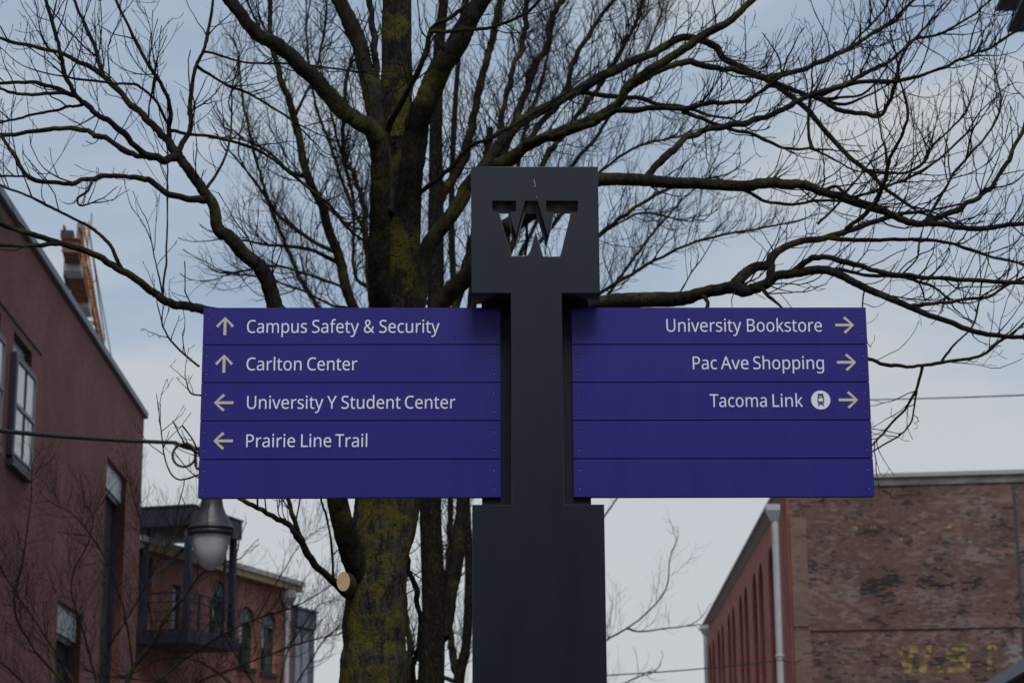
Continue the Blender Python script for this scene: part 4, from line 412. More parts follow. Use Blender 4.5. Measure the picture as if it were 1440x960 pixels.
for (x0, x1, zt, nm) in ((r0, r1, rz1, 1), (q0, q1, qz1, 2)):
    ph = .62
    f = MB().box((x0+.01, .30, .4), (x1-.01, .36, zt-ph)).build('window', MT['blackin'], b)
    MB().box((x0, .12, zt-ph), (x1, .2, zt)).build('transom_panel', MT['transom'], f)
    MB().box((x0, .16, zt-ph-.12), (x1, .29, zt-ph)).box((x0+.02, .2, .5), (x0+.14, .29, zt-ph-.12)).box((x1-.14, .2, .5), (x1-.02, .29, zt-ph-.12)).build('frame', MT['navy'], f)

# ------------------------------------------------------------------ red brick block with the balcony
c = at(376, 812, 70.0); dx, dy = vdir(1650)
FC = Facade(c[0], c[1], dx, dy); H2 = float(c[2])
b = FC.root('brick_building', label='red brick building with arched green windows and tan cornice behind the street lamp', cat='building')
uE = FC.px(413, 870)[0]
holes = []; wl = []
for (xa, ya, xb, yb) in ((335, 852, 357.5, 938), (367.5, 859, 388, 946), (297, 816, 317, 905)):
    xm = (xa+xb)/2; u0, u1 = FC.px(xa, 900)[0], FC.px(xb, 900)[0]; zt = FC.px(xm, ya)[1]; zb = FC.px(xm, yb)[1]
    wl.append((u0, u1, zb, zt)); holes.append(seg_arch(u0, u1, zb, zt, (u1-u0)*.36))
ud0, ud1 = FC.px(200, 800)[0], FC.px(214, 800)[0]; zd1 = FC.px(207, 782)[1]; zd0 = FC.px(207, 888)[1]
holes.append(rect(ud0, zd0, ud1, zd1))
ue0, ue1 = FC.px(243, 830)[0], FC.px(254, 830)[0]; ze1 = FC.px(248, 822)[1]; ze0 = FC.px(248, 888)[1]
holes.append(rect(ue0, ze0, ue1, ze1))
link('wall', solid([rect(-22, 0, uE, H2-.25)]+holes, 0, .4), MT['red'], b)
MB().box((-22, .4, 0), (-21.6, 10, H2-.25)).build('end_wall', MT['red'], b); MB().box((uE-.4, .4, 0), (uE, 10, H2-.25)).build('end_wall', MT['red'], b)
MB().box((-21.6, .4, H2-.4), (uE-.4, 10, H2-.2)).build('roof', MT['concrete'], b)
MB().box((-22, -.28, H2-.25), (uE+.1, .35, H2-.04)).build('cornice', MT['tan'], b)
MB().box((-22.1, -.34, H2-.04), (uE+.16, .45, H2+.12)).build('coping', MT['concrete'], b)
MB().box((-21.5, .6, 0), (uE-.5, .65, H2-1)).build('inner_screen', MT['blackin'], b)
for k, (u0, u1, zb, zt) in enumerate(wl):
    rs = (u1-u0)*.36; hh = zt-rs-zb
    f = link('window', solid([seg_arch(u0, u1, zb, zt, rs), seg_arch(u0+.13, u1-.13, zb+.1, zt-.16, rs*.8)], .12, .24), MT['greenf'], b)
    link('head_panel', solid([seg_arch(u0+.05, u1-.05, zt-rs*1.25, zt-.03, rs*.85)], .10, .117), MT['greenl'], f)
    um = (u0+u1)/2
    MB().box((u0+.12, .17, zb+.08), (u1-.12, .2, zt-rs*1.1)).build('pane', MT['glass'], f)
    MB().box((u0+.15, .155, zb+hh*.48), (u1-(u1-u0)*.45, .168, zt-rs*1.25)).build('sky_reflection', MT['sky_reflection'], f)  # pale sheet painting the sky's reflection on part of the pane
    MB().box((um-.04, .115, zb+.1), (um+.04, .165, zt-rs*1.25)).box((u0+.13, .118, zb+hh*.44), (u1-.13, .165, zb+hh*.51)).build('glazing_bar', MT['greenf'], f)
    MB().box((u0-.08, -.1, zb-.12), (u1+.08, .11, zb-.002)).build('sill', MT['greenf'], f)
for (u0, u1, z0, z1) in ((ud0, ud1, zd0, zd1), (ue0, ue1, ze0, ze1)):
    f = MB().box((u0, .1, z0), (u0+.08, .2, z1)).box((u1-.08, .1, z0), (u1, .2, z1)).box((u0+.08, .1, z1-.1), (u1-.08, .2, z1)).box((u0+.08, .1, z0), (u1-.08, .2, z0+.1)).build('window', MT['navy'], b)
    MB().box((u0+.08, .13, z0+.1), (u1-.08, .15, z1-.1)).build('pane', MT['sky_reflection'], f)
# downpipe
up0 = FC.px(404, 900, -.2)[0]; zh1 = FC.px(405, 829, -.25)[1]; zh0 = FC.px(405, 848, -.25)[1]
p = MB().lathe([(.085, 0), (.085, zh0)], (up0, -.2, 0), 14).build('downpipe', MT['pipe'], b, smooth=False)
MB().hexa([(up0-.1,-.3,zh0),(up0+.1,-.3,zh0),(up0+.1,-.1,zh0),(up0-.1,-.1,zh0),(up0-.2,-.42,zh0+.2),(up0+.2,-.42,zh0+.2),(up0+.2,-.02,zh0+.2),(up0-.2,-.02,zh0+.2)]).box((up0-.2, -.42, zh0+.203), (up0+.2, -.02, zh1)).build('hopper', MT['pipe'], p)
# balcony
BD = 1.75
ux0 = FC.px(266, 800, -BD)[0]; ux1 = FC.px(333, 800, -BD)[0]
zt0 = FC.px(266, 711, -BD)[1]; zf1 = FC.px(266, 884, -BD)[1]; zf0 = FC.px(266, 903, -BD)[1]
cw = .19
bal = MB().box((ux0-.1, -BD-.1, zt0-.55), (ux1+.1, 3.6, zt0)).build('balcony', MT['navy'], b)
MB().box((ux0-.14, -BD-.14, zt0+.002), (ux1+.13, 3.64, zt0+.06)).build('roof_edge', MT['navy'], bal)
MB().box((ux0-.1, -BD-.1, zf0), (ux1+.1, -.003, zf1)).build('floor_slab', MT['navy'], bal)
for (u, v) in ((ux0, -BD), (ux1-cw, -BD), (ux1-cw-.62, -BD), (ux0, -.32)):
    wd = cw if not (u == ux1-cw-.62) else .08
    MB().box((u, v, zf1+.002), (u+wd, v+wd, zt0-.552)).build('column', MT['navy'], bal)
for z, t in ((zf1+1.12, .07), (zf1+.84, .035), (zf1+.56, .035), (zf1+.28, .035)):
    MB().box((ux0+cw, -BD+.04, z-t), (ux1-cw, -BD+.09, z)).box((ux0+.04, -BD+cw, z-t), (ux0+.09, -.33, z)).build('rail', MT['navy'], bal)
for u in (ux0+.95, ux0+1.75): MB().box((u, -BD+.1, zf1+.002), (u+.06, -BD+.15, zf1+1.05)).build('rail_post', MT['navy'], bal)
zb_ = FC.px(300, 790, -.9)[1]
MB().bar((ux0+.35, -.15, zt0-2.2), (ux0+1.1, -BD+.2, zt0-.62), .10).build('brace', MT['navy'], bal)

# ------------------------------------------------------------------ glass bay farther along
ub0 = FC.px(413, 900, 0.15)[0]+.05
FD = Facade(*(FC.o+FC.ex*ub0+FC.iny*.15)[:2], *FC.ex[:2])
b = FD.root('glass_building', label='narrow blue-framed glass building end beyond the white downpipe', cat='building')
d1 = FD.px(441, 900)[0]; dz = FD.px(425, 858)[1]; ca = FD.px(423.5, 900)[0]; cb_ = FD.px(434, 900)[0]
MB().box((0, .05, 0), (d1, 6, dz)).build('wall', MT['navy'], b)
MB().box((-.03, -.10, dz-.62), (d1+.05, 6.2, dz)).build('cornice', MT['coping'], b, bevel=.03)
MB().box((-.02, -.14, dz+.002), (d1+.08, 6.25, dz+.09)).build('coping', MT['coping'], b)
for u0, u1 in ((0, .06), (ca-.035, ca+.035), (cb_, d1)): MB().box((u0, -.03, 0), (u1, .049, dz-.622)).build('mullion', MT['coping'], b)
for u0, u1 in ((.062, ca-.037), (ca+.037, cb_-.002)):
    for z0, z1 in ((dz-2.75, dz-.66), (dz-4.9, dz-2.83), (dz-7, dz-4.98)):
        MB().box((u0, .01, z0), (u1, .03, z1)).build('window', MT['sky_reflection'], b)
for z in (dz-2.83, dz-4.98):
    MB().box((.062, -.01, z+.002), (cb_-.002, .045, z+.078)).build('transom', MT['coping'], b)

# ------------------------------------------------------------------ unseen brick block, added so post and panels reflect something darker low down
FK = Facade(32, -12.5, -1, 0)
b = FK.root('brick_building', label='unseen plain brick block added behind the viewer to darken low reflections in the sign', cat='building')
kh = [rect(3+4.2*k, z, 5.2+4.2*k, z+2.1) for k in range(14) for z in (1.2, 4.9)]
link('wall', solid([rect(0, 0, 62, 8.6)]+kh, 0, .4), MT['red'], b)
MB().box((0, .4, 0), (62, .9, 8.3)).build('inner_screen', MT['blackin'], b)
MB().box((-.2, -.25, 8.602), (62.2, 9, 8.9)).build('cornice', MT['concrete'], b)

# ------------------------------------------------------------------ old brick warehouse on the right
c = at(1109, 690, 80.0)
dxs, dys = vdir(815)
b = empty('brick_warehouse', (c[0], c[1], 0), 0, label='weathered brick warehouse with ghost lettering and tall arched windows at the right', cat='building')
FS = Facade(c[0], c[1], -dxs, -dys); FF = Facade(c[0], c[1], math.cos(R_(7.5)), -math.sin(R_(7.5)))
Z0 = FF.px(1230, 672)[1]+.12
uf = FS.px(990, 872)[0]
tops = [(1081.7, 770), (1069, 790), (1061, 803.5), (1050, 820), (1042.7, 832), (1033, 848), (1025.7, 860), (1017.7, 873), (1011, 884), (1003, 896), (997.5, 905)]
us = [FS.px(x, y)[0] for x, y in tops]; zs = [FS.px(x, y)[1] for x, y in tops]
za = sum(zs)/len(zs)
sp = (us[0]-us[-1])/(len(us)-1)
us = [us[0]-sp*k-(.10*sp if k % 2 else -.10*sp) for k in range(int((us[0]-uf)/sp))]
wd = sp*.56
holes = [arch(u, wd, 1.5, za) for u in us]
link('side_wall', solid([rect(uf, 0, 0, Z0-.55)]+holes, .0, .10), MT['redside'], b, FS.rz)
link('inner_wall', solid([rect(uf, 0, 0, Z0-.55)]+holes, .102, .6), MT['rawred'], b, FS.rz)
MB().hexa([(uf,-.02,Z0-.548),(-.02,-.02,Z0-.548),(-.02,.6,Z0-.548),(uf,.6,Z0-.548),(uf,-.26,Z0-.14),(-.02,-.26,Z0-.14),(-.02,.6,Z0-.14),(uf,.6,Z0-.14)]).build('cornice', MT['tancornice'], b, FS.rz)
MB().box((uf-.1, -.33, Z0-.138), (-.02, .7, Z0-.02)).build('gutter', MT['palecop'], b, FS.rz)
MB().box((-2.6, -.10, 0), (-.01, -.003, Z0-.56)).build('corner_pier', MT['rawred'], b, FS.rz)
for u in us:
    f = link('window', solid([arch(u, wd-.02, 1.52, za-.01)], .50, .58), MT['blackin'], b, FS.rz)
    MB().box((u-.05, .44, 1.55), (u+.05, .499, za-wd*.3)).box((u-wd/2+.02, .45, za-wd*.52), (u+wd/2-.02, .498, za-wd*.46)).build('glazing_bar', MT['greenf'], f)
for (xp, yh0, yh1, r) in ((1092, 705, 728, .13), (989.5, 882, 897, .13)):
    u = FS.px(xp, 800, -.62)[0]; z1 = FS.px(xp, yh0, -.62)[1]; z0 = FS.px(xp, yh1, -.62)[1]
    z1 = max(z1, z0+.62)
    p = MB().lathe([(r, 0), (r, z0)], (u, -.62, 0), 16).build('downpipe', MT['pipe'], b, FS.rz)
    q = .32
    MB().hexa([(u-.14,-.76,z0),(u+.14,-.76,z0),(u+.14,-.48,z0),(u-.14,-.48,z0),(u-q,-.62-q,z0+.38),(u+q,-.62-q,z0+.38),(u+q,-.43,z0+.38),(u-q,-.43,z0+.38)]).box((u-q, -.62-q, z0+.383), (u+q, -.43, z1)).build('hopper', MT['pipe'], p)
    MB().box((u-.15, -.77, z0*.62), (u+.15, -.47, z0*.62+.07)).build('pipe_clip', MT['pipe'], p)
# front wall: soot, lime and old sign paint in the places where the wall still carries them
def zone(xa, ya, xb, yb, soft):
    p, q = FF.px(xa, yb), FF.px(xb, ya); return (p[0], q[0], p[1], q[1], soft)
BASE = ((.200, .113, .089), (.120, .072, .061), (.075, .059, .052))
MT['old'] = brick('weathered_brick', *BASE, 1.15, [
    ((.245, .205, .185), .40, .47, .64, .55), ((.24, .10, .07), .9, .58, .68, .5), ((.022, .020, .022), 1.1, .59, .65, .85),
    ((.20, .20, .215), .55, .46, .62, .65, zone(1350, 735, 1400, 845, 1.2)), ((.27, .25, .24), .6, .46, .62, .6, zone(1150, 720, 1330, 790, 1.6)),
    ((.34, .27, .08), 1.6, .54, .60, .75, zone(1175, 725, 1390, 778, 1.0)), ((.020, .019, .021), .9, .44, .54, .92, zone(1190, 792, 1400, 845, .9)),
    ((.020, .019, .021), 1.1, .48, .56, .85, zone(1240, 905, 1410, 970, 1.0)), ((.10, .045, .038), .7, .44, .60, .6, zone(1100, 670, 1460, 712, .5)),
    ((.26, .25, .245), .7, .44, .6, .7, zone(1405, 880, 1450, 960, .8))])
MT['yellow'] = brick('faded_yellow_wall_paint', *BASE, 1.15, [((.38, .295, .075), 1.1, .31, .52, .75), ((.022, .020, .022), 1.2, .53, .60, .8)])
u1 = 34.0
zt = FF.px(1230, 683)[1]; ztt = FF.px(1230, 672)[1]
link('front_wall', solid([rect(0, 0, u1, zt)], .0, .55), MT['old'], b, FF.rz)
MB().box((0, -.06, zt), (u1, .6, ztt-.0)).build('parapet_band', MT['parapet'], b, FF.rz)
MB().box((-.05, -.16, ztt+.002), (u1+.1, .7, ztt+.16)).build('coping', MT['palecop'], b, FF.rz)
pu0, pu1 = FF.px(1113, 800)[0], FF.px(1136, 800)[0]
zb_ = FF.px(1300, 877)[1]
MB().box((pu0, -.10, zb_+.002), (pu1, -.003, zt-1.2)).box((pu0, -.10, 0), (pu1, -.003, zb_-.18)).build('pilaster', MT['oldpale'], b, FF.rz)
MB().box((.0, -.06, zb_-.178), (u1, -.004, zb_)).build('brick_ledge', MT['old'], b, FF.rz)
pj = FF.px(1431, 800)[0]
MB().box((pj, -.02, 0), (pj+.10, -.004, zb_-.18)).box((pj, -.02, zb_+.003), (pj+.10, -.004, zt)).build('wall_joint', MT['darksteel'], b, FF.rz)
MB().box((FS.ex[0]*0-0, .56, ztt-1.2), (u1, 26, ztt-1.0)).build('roof', MT['concrete'], b, FF.rz)
# faded letters and a full stop
def glyph(strokes, x0, x1, z0, z1):
    out = []
    for s in strokes: out.append([(x0+(x1-x0)*p[0], z0+(z1-z0)*p[1]) for p in s])
    return out
GW = [[(0,1),(.14,1),(.30,.32),(.43,1),(.57,1),(.70,.32),(.86,1),(1,1),(.78,0),(.62,0),(.5,.62),(.38,0),(.22,0)]]
GE = [[(0,0),(1,0),(1,.26),(0,.26)]]
GS = [[(0,0),(.8,0),(1,.2),(1,.45),(.8,.6),(.3,.6),(.3,.8),(1,.8),(1,1),(.2,1),(0,.8),(0,.58),(.2,.42),(.7,.42),(.7,.2),(0,.2)]]
GT = [[(.34,0),(.66,0),(.66,.8),(1,.8),(1,1),(0,1),(0,.8),(.34,.8)]]
for g, xa, xb in ((GW, 1260, 1312), (GE, 1318, 1326), (GS, 1331, 1364), (GT, 1380, 1402)):
    za_, zb2 = FF.px((xa+xb)/2, 945)[1], FF.px((xa+xb)/2, 907)[1]
    link('painted_letter', solid(glyph(g, FF.px(xa, 925)[0], FF.px(xb, 925)[0], za_, zb2), -.006, -.002), MT['yellow'], b, FF.rz)
# roof hatch
ha, hz = FF.px(1362, 668, 3)[0], ztt+.1
hb = FF.px(1445, 668, 3)[0]; hh = FF.px(1400, 660, 3)[1]
tag(MB().hexa([(ha, 3, hz-1.2), (hb, 3, hz-1.2), (hb, 6, hz-1.2), (ha, 6, hz-1.2), (ha+.4, 3.2, hh), (hb-.2, 3.2, hh), (hb-.2, 5.8, hh), (ha+.4, 5.8, hh)]).build('roof_hatch', MT['coping'], None, FF.rz, loc=(c[0], c[1], 0)),
    'low grey metal hatch on the flat roof of the weathered warehouse', 'roof hatch')

# ------------------------------------------------------------------ small gable at the lower right
dxg, dyg = vdir(1010)
c = at(1398, 962, 46.0)
FG = Facade(c[0], c[1], -dxg, -dyg); zg = float(c[2])
b = FG.root('brick_building', label='low red brick building with grey metal coping, in the lower right corner', cat='building')
MB().box((0, 0, 0), (20, 8, zg-.2)).build('wall', MT['red'], b)
MB().box((-.15, -.2, zg-.198), (20, 8.2, zg+.04)).build('coping', MT['coping'], b)

# ------------------------------------------------------------------ building whose eave pokes into the upper right corner
dxe, dye = vdir(850)
c = at(1416, 46, 34.0)
FE = Facade(c[0], c[1], -dxe, -dye); ze = float(c[2])
b = FE.root('building', label='grey building with dark overhanging eave in the upper right corner', cat='building')
MB().box((.1, .55, 0), (22, 10, ze+.5)).build('wall', MT['soffit'], b)
MB().box((0, 0, ze), (22, .16, ze+.10)).box((0, .16, ze), (.16, 10, ze+.10)).build('fascia', MT['darksteel'], b)
MB().box((.16, .16, ze+.03), (22, .55, ze+.06)).build('soffit', MT['soffit'], b)
o0 = FE.px(1409, 28, -.28)
MB().box((o0[0], -.34, ze+.32), (22, -.20, ze+.46)).build('gutter', MT['darksteel'], b)
MB().box((.1, -.2, ze+.36), (22, .5, ze+.42)).build('eave_board', MT['soffit'], b)

# ================================================================== tower crane behind the brown building
DJ = np.array([(300-720)/FPX, 1.0, 0]); DJ /= np.linalg.norm(DJ)
c = at(101, 352, 110.0)
NJ = np.array([DJ[1], -DJ[0], 0])
def cj(s, v, z): return tuple(DJ*s+NJ*v+np.array([0, 0, z]))
cr_ = empty('tower_crane', (c[0], c[1], 0), label='orange and white tower crane jib rising behind the brown building parapet', cat='crane')
zc = float(c[2])
def cbox(m, s0, s1, v0, v1, z0, z1):
    return m.hexa([cj(s0,v0,z0),cj(s0,v1,z0),cj(s1,v1,z0),cj(s1,v0,z0),cj(s0,v0,z1),cj(s0,v1,z1),cj(s1,v1,z1),cj(s1,v0,z1)])
j = MB()
for v, z in ((-.42, 0), (.42, 0), (-.42, 1.1), (.42, 1.1)): j.bar(cj(-1, v, zc+z), cj(44, v, zc+z), .13)
for k in range(40):
    s = -1+k*1.1; e = 1 if k % 2 else -1
    j.bar(cj(s, -.55*e, zc), cj(s+1.1, .55*e, zc), .09); j.bar(cj(s, -.42, zc), cj(s+1.1, -.42, zc+1.1), .09); j.bar(cj(s, .42, zc), cj(s+1.1, .42, zc+1.1), .09)
j.build('jib', MT['crane'], cr_)
for s0, s1, zz in ((1.3, 2.9, 1.0), (9.4, 11.9, 1.0)):
    cbox(MB(), s0, s1, -.46, .46, zc-.8, zc-.1).build('counterweight', MT['cranewhite'], cr_)
m_ = MB(); cbox(m_, 3.1, 9.2, -.46, .46, zc-.6, zc-.1); cbox(m_, 4, 8.5, -.72, -.63, zc-.4, zc+.6); m_.build('machinery_deck', MT['cranedark'], cr_)
m_ = MB(); cbox(m_, -1.2, 1.2, -.42, .42, zc-.45, zc+.3); m_.build('winch_house', MT['cranedark'], cr_)
m_ = MB(); cbox(m_, -1.35, 1.3, -.52, .52, zc+.302, zc+.36); m_.build('deck_edge', MT['crane'], cr_)
cbox(MB(), -1.4, 1.0, -.55, .15, zc+.363, zc+.75).build('winch', MT['navy'], cr_)
cbox(MB(), .2, .6, .2, .6, zc+.363, zc+1.7).build('exhaust', MT['coping'], cr_)
m_ = MB()
for v in (.62, .86): m_.bar(cj(0, v, zc-.9), cj(0, v, zc+1.7), .08); m_.bar(cj(0, v, zc+1.4), cj(22, v*.9, zc+.2), .07)
m_.bar(cj(0, .5, zc+1.3), cj(0, 1.3, zc+1.3), .08); m_.bar(cj(9, .42, zc+.3), cj(9, .9, zc+.9), .06)
m_.build('walkway_rail', MT['crane'], cr_)
m_ = MB(); m_.bar(cj(3, 1.0, zc+.5), cj(30, .8, zc+1.0), .06); m_.bar(cj(0, 1.0, zc+1.3), cj(0, 1.0, zc+2.2), .06); m_.build('tie_bar', MT['coping'], cr_)
m_ = MB()
for v in (-.8, .8):
    for s in (26.2, 27.8): m_.bar(cj(s, v, 0), cj(s, v, zc), .16)
for k in range(24):
    z = k*zc/24; e = 1 if k % 2 else -1
    for v in (-.8, .8): m_.bar(cj(27-.8*e, v, z), cj(27+.8*e, v, z+zc/24), .09)
    for s in (26.2, 27.8): m_.bar(cj(s, -.8*e, z), cj(s, .8*e, z+zc/24), .09)
m_.build('mast', MT['crane'], cr_)

# ================================================================== street lamp and cables
LY = 21.0
def lp(px, py, Y=LY): return at(px, py, Y)
pole = lp(752, 700); lx, ly = pole[0], pole[1]
def lv(px, py, dy=0): p = at(px, py, LY+dy); return (p[0]-lx, p[1]-ly, p[2])
lamp = empty('street_lamp', (lx, ly, .13), label='grey pendant street lamp with frosted acorn globe, hanging below the sign\'s left panel', cat='street lamp')
LZ = .13
def lvz(px, py): p = lv(px, py); return (p[0], p[1], p[2]-LZ)
topz = lvz(752, 540)[2]
MB().lathe([(.2, 0), (.2, .3), (.13, .42), (.11, 1.2), (.085, topz), (.11, topz+.02), (.06, topz+.12), (.0, topz+.2)], n=20, caps=False).build('pole', MT['lampm'], lamp, smooth=True)
hx, _, hz0 = lvz(298, 640); az = hz0
MB().tube([(0, 0, az), (hx*.5, 0, az+.02), (hx+.12, 0, az), (hx, 0, az-.02)], .035, 10).build('arm', MT['cable'], lamp, smooth=True)
rc = lvz(259, 640); rr = 16.5/FPX*LY
th = np.linspace(0, 2*math.pi, 40)
MB().tube([(rc[0]+rr*math.cos(a), 0, rc[2]+rr*math.sin(a)) for a in th], .013, 8, False).build('scroll_ring', MT['cable'], lamp, smooth=True)
e1 = lvz(276, 655); e2 = lvz(277, 659); e3 = lvz(300, 659)
MB().tube([(rc[0]+rr*math.cos(a), -.02, rc[2]+rr*math.sin(a)) for a in np.linspace(math.pi/2, -.1, 10)]+[(e1[0], -.02, e1[2]), (e2[0], -.02, e2[2]), (e3[0], -.02, e3[2])], .017, 8).build('scroll_bracket', MT['cable'], lamp, smooth=True)
cx, _, zA = lvz(298, 703); _, _, zB = lvz(298, 745); _, _, zC = lvz(298, 752); _, _, zD = lvz(298, 802); u = LY/FPX
head = MB().lathe([(.04, az-zC), (.06, az-zC-.1), (14*u, zA-zC+.12), (15*u, zA-zC), (16.5*u, zA-zC-9*u), (20.5*u, zA-zC-19*u), (26*u, zA-zC-28*u), (29.5*u, zA-zC-34*u), (31*u, zA-zC-38*u), (33*u, zA-zC-39*u), (33.5*u, zA-zC-41.5*u), (32*u, zA-zC-43*u), (30.5*u, zA-zC-43.5*u), (32*u, zA-zC-45*u), (32*u, zA-zC-49*u), (27*u, zA-zC-51*u)], (cx, 0, zC), 40, False).build('lamp_shade', MT['lampm'], lamp, smooth=False)
head.data.polygons.foreach_set('use_smooth', [True]*len(head.data.polygons))
MB().lathe([(26.5*u, 0), (27*u, -4*u), (26*u, -12*u), (24*u, -21*u), (21*u, -30*u), (17*u, -38*u), (12*u, -44.5*u), (6*u, -48.5*u), (0.001, -50*u)], (cx, 0, zA-50*u), 40, False).build('globe', MT['globe'], lamp, smooth=True)
MB().tube([(cx, -.30, zB+.0), (cx-.02, -.17, zB+.2), (cx, -.137, zA)], .006, 6).build('seam', MT['cable'], lamp)
for sx in (-1, 1): MB().box((cx+sx*34*u-.02, -.03, zB-.09), (cx+sx*34*u+.02, .03, zB-.01)).build('clasp', MT['lampm'], lamp)

def cable(name, P, r, m, sag=0.0, n=24, **kw):
    P = [np.array(p, float) for p in P]; pts = []
    for a, b2 in zip(P[:-1], P[1:]):
        for k in range(n):
            t = k/n; q = a+(b2-a)*t; q[2] -= sag*4*t*(1-t); pts.append(q)
    pts.append(P[-1]); o0 = pts[0].copy()
    V = [p-o0 for p in pts]
    o = MB().tube(V, r, 6).build(name, m, smooth=True, loc=tuple(o0)); return tag(o, **kw)
cable('cable', [at(-260, 572, LY-6), at(246, 622, LY), at(300, 626, LY+.2)], .022, MT['cable'], .05, label='black overhead cable crossing the brown brick wall to the lamp bracket', cat='cable')
cable('cable', [at(1150, 563, 34), at(1900, 525, 40)], .015, MT['wire'], .1, label='thin pale blue-grey overhead wire to the right of the sign', cat='cable')
cable('cable', [at(740, 953, 60), at(1100, 927.5, 70), at(1128, 926, 79)], .022, MT['cable'], .1, label='thin dark wire running low behind the post to the warehouse', cat='cable')

# ================================================================== wayfinding sign
YAW = 0.0203; SX, SY = 0.0959, 8.0095
sign = empty('wayfinding_sign', (SX, SY, 0.13), YAW, label='purple and charcoal campus wayfinding sign with cut-out W and direction panels', cat='sign')
ZS = CAMZ-.13                                       # camera-relative heights of the fit -> sign-local heights
ex_s = np.array([math.cos(YAW), math.sin(YAW), 0]); ey_s = np.array([-math.sin(YAW), math.cos(YAW), 0])
def sp_(px, py, y):
    d = ray(px, py); o = np.array([SX, SY, 0])+ey_s*y
    t = np.dot(o-CAM, ey_s)/np.dot(d, ey_s); p = CAM+d*t
    return float(np.dot(p-o, ex_s)), float(p[2]-.13)
hl, hr, ht, hb = -.259, .259, 2.6846+ZS, 2.1505+ZS
nl, nr, bl_, br_, bt = -.1008, .1062, -.2555, .2623, 1.2931+ZS
W = [(119,122),(119,266),(207,266),(378,862),(612,862),(704,522),(806,868),(1035,868),(1182,270),(1270,270),(1270,122),(848,122),(848,270),(948,270),(867,606),(724,122),(565,122),(440,606),(345,266),(436,266),(436,122)]
Wp = [sp_(680+x/9.6, 270+y/9.6, 0) for x, y in W]
outer = [(bl_, 0), (br_, 0), (br_, bt), (nr, bt), (nr, hb), (hr, hb), (hr, ht), (hl, ht), (hl, hb), (nl, hb), (nl, bt), (bl_, bt)]
link('post', solid([outer, Wp], 0, .175, .002), MT['post'], sign)
MB().box((-.2163, .142, bt-.02), (.2196, .172, hb+.02)).build('core_column', MT['core'], sign)
MB().box((-.45, -.15, -.129), (.45, .33, .02)).build('base_plate', MT['core'], sign)
s_ = MB()
for (x0, y0, x1, y1) in ((751, 252, 751.5, 258), (752, 256, 753, 262), (751, 262, 752, 263), (754, 276, 755, 278)):
    a = sp_(x0, y0, 0); c2 = sp_(x1, y1, 0); s_.bar((a[0], -.0014, a[1]), (c2[0], -.0014, c2[1]), .0022, .0012)
s_.build('scratch', MT['scratch'], sign)
sl = sp_(795, 712, 0); sl2 = sp_(795, 722, 0)
MB().box((sl[0]-.003, -.0012, sl2[1]), (sl[0]+.001, -.0002, sl[1])).build('slot', MT['blackin'], sign)
PF, PB = .126, .139
pt, pb = 2.1249+ZS, 1.3413+ZS
ROW = (pt-pb)/5
def word_loops(wd, x0, x1, base, cap):
    loops = [[tuple(map(int, q.split(','))) for q in lp_.split()] for lp_ in WORDS[wd].split('|')]
    xs = [q[0] for l in loops for q in l]; a, b2 = min(xs), max(xs)
    return [[(x0+(q[0]-a)/(b2-a)*(x1-x0), base+q[1]/573*cap) for q in l] for l in loops]
LEFT = [
 ([('Campus',75,443),('Safety',475,762),('&',793,857),('Security',888,1257)], 143, 'up', (316.8, 445.6, 27)),
 ([('Carlton',72,410),('Center',445,752)], 373, 'up', (315.4, 498.3, 27)),
 ([('University',75,543),('Y',567,625),('Student',655,1018),('Center',1045,1354)], 608, 'left', (300.8, 566.0, 28)),
 ([('Prairie',70,370),('Line',407,592),('Trail',617,813)], 843, 'left', (299.9, 619.6, 28)),
 None]
RIGHT = [
 ([('University',78,552),('Bookstore',588,1062)], 208, 'right', (1201.1, 456.9, 27.5)),
 ([('Pac',245,398),('Ave',422,598),('Shopping',628,1075)], 445, 'right', (1204.0, 509.2, 28)),
 ([('Tacoma',353,713),('Link',750,942)], 683, 'right', (1206.7, 562.0, 28)),
 None, None]
def arrow(kind, tip, ln, ht, th):
    """outline of a thin open-headed arrow: tip at (0,0), pointing right, then turned"""
    h = ht/2; q = th/math.sqrt(2)
    P = [(0, 0), (-h+q*.0, h), (-h-q, h-q), (-th*1.42-(0), th/2), (-ln, th/2), (-ln, -th/2), (-th*1.42, -th/2), (-h-q, -h+q), (-h, -h)]
    a = {'right': 0, 'left': math.pi, 'up': math.pi/2}[kind]; c2, s2 = math.cos(a), math.sin(a)
    P = [(tip[0]+x*c2-z*s2, tip[1]+x*s2+z*c2) for x, z in P]
    return P
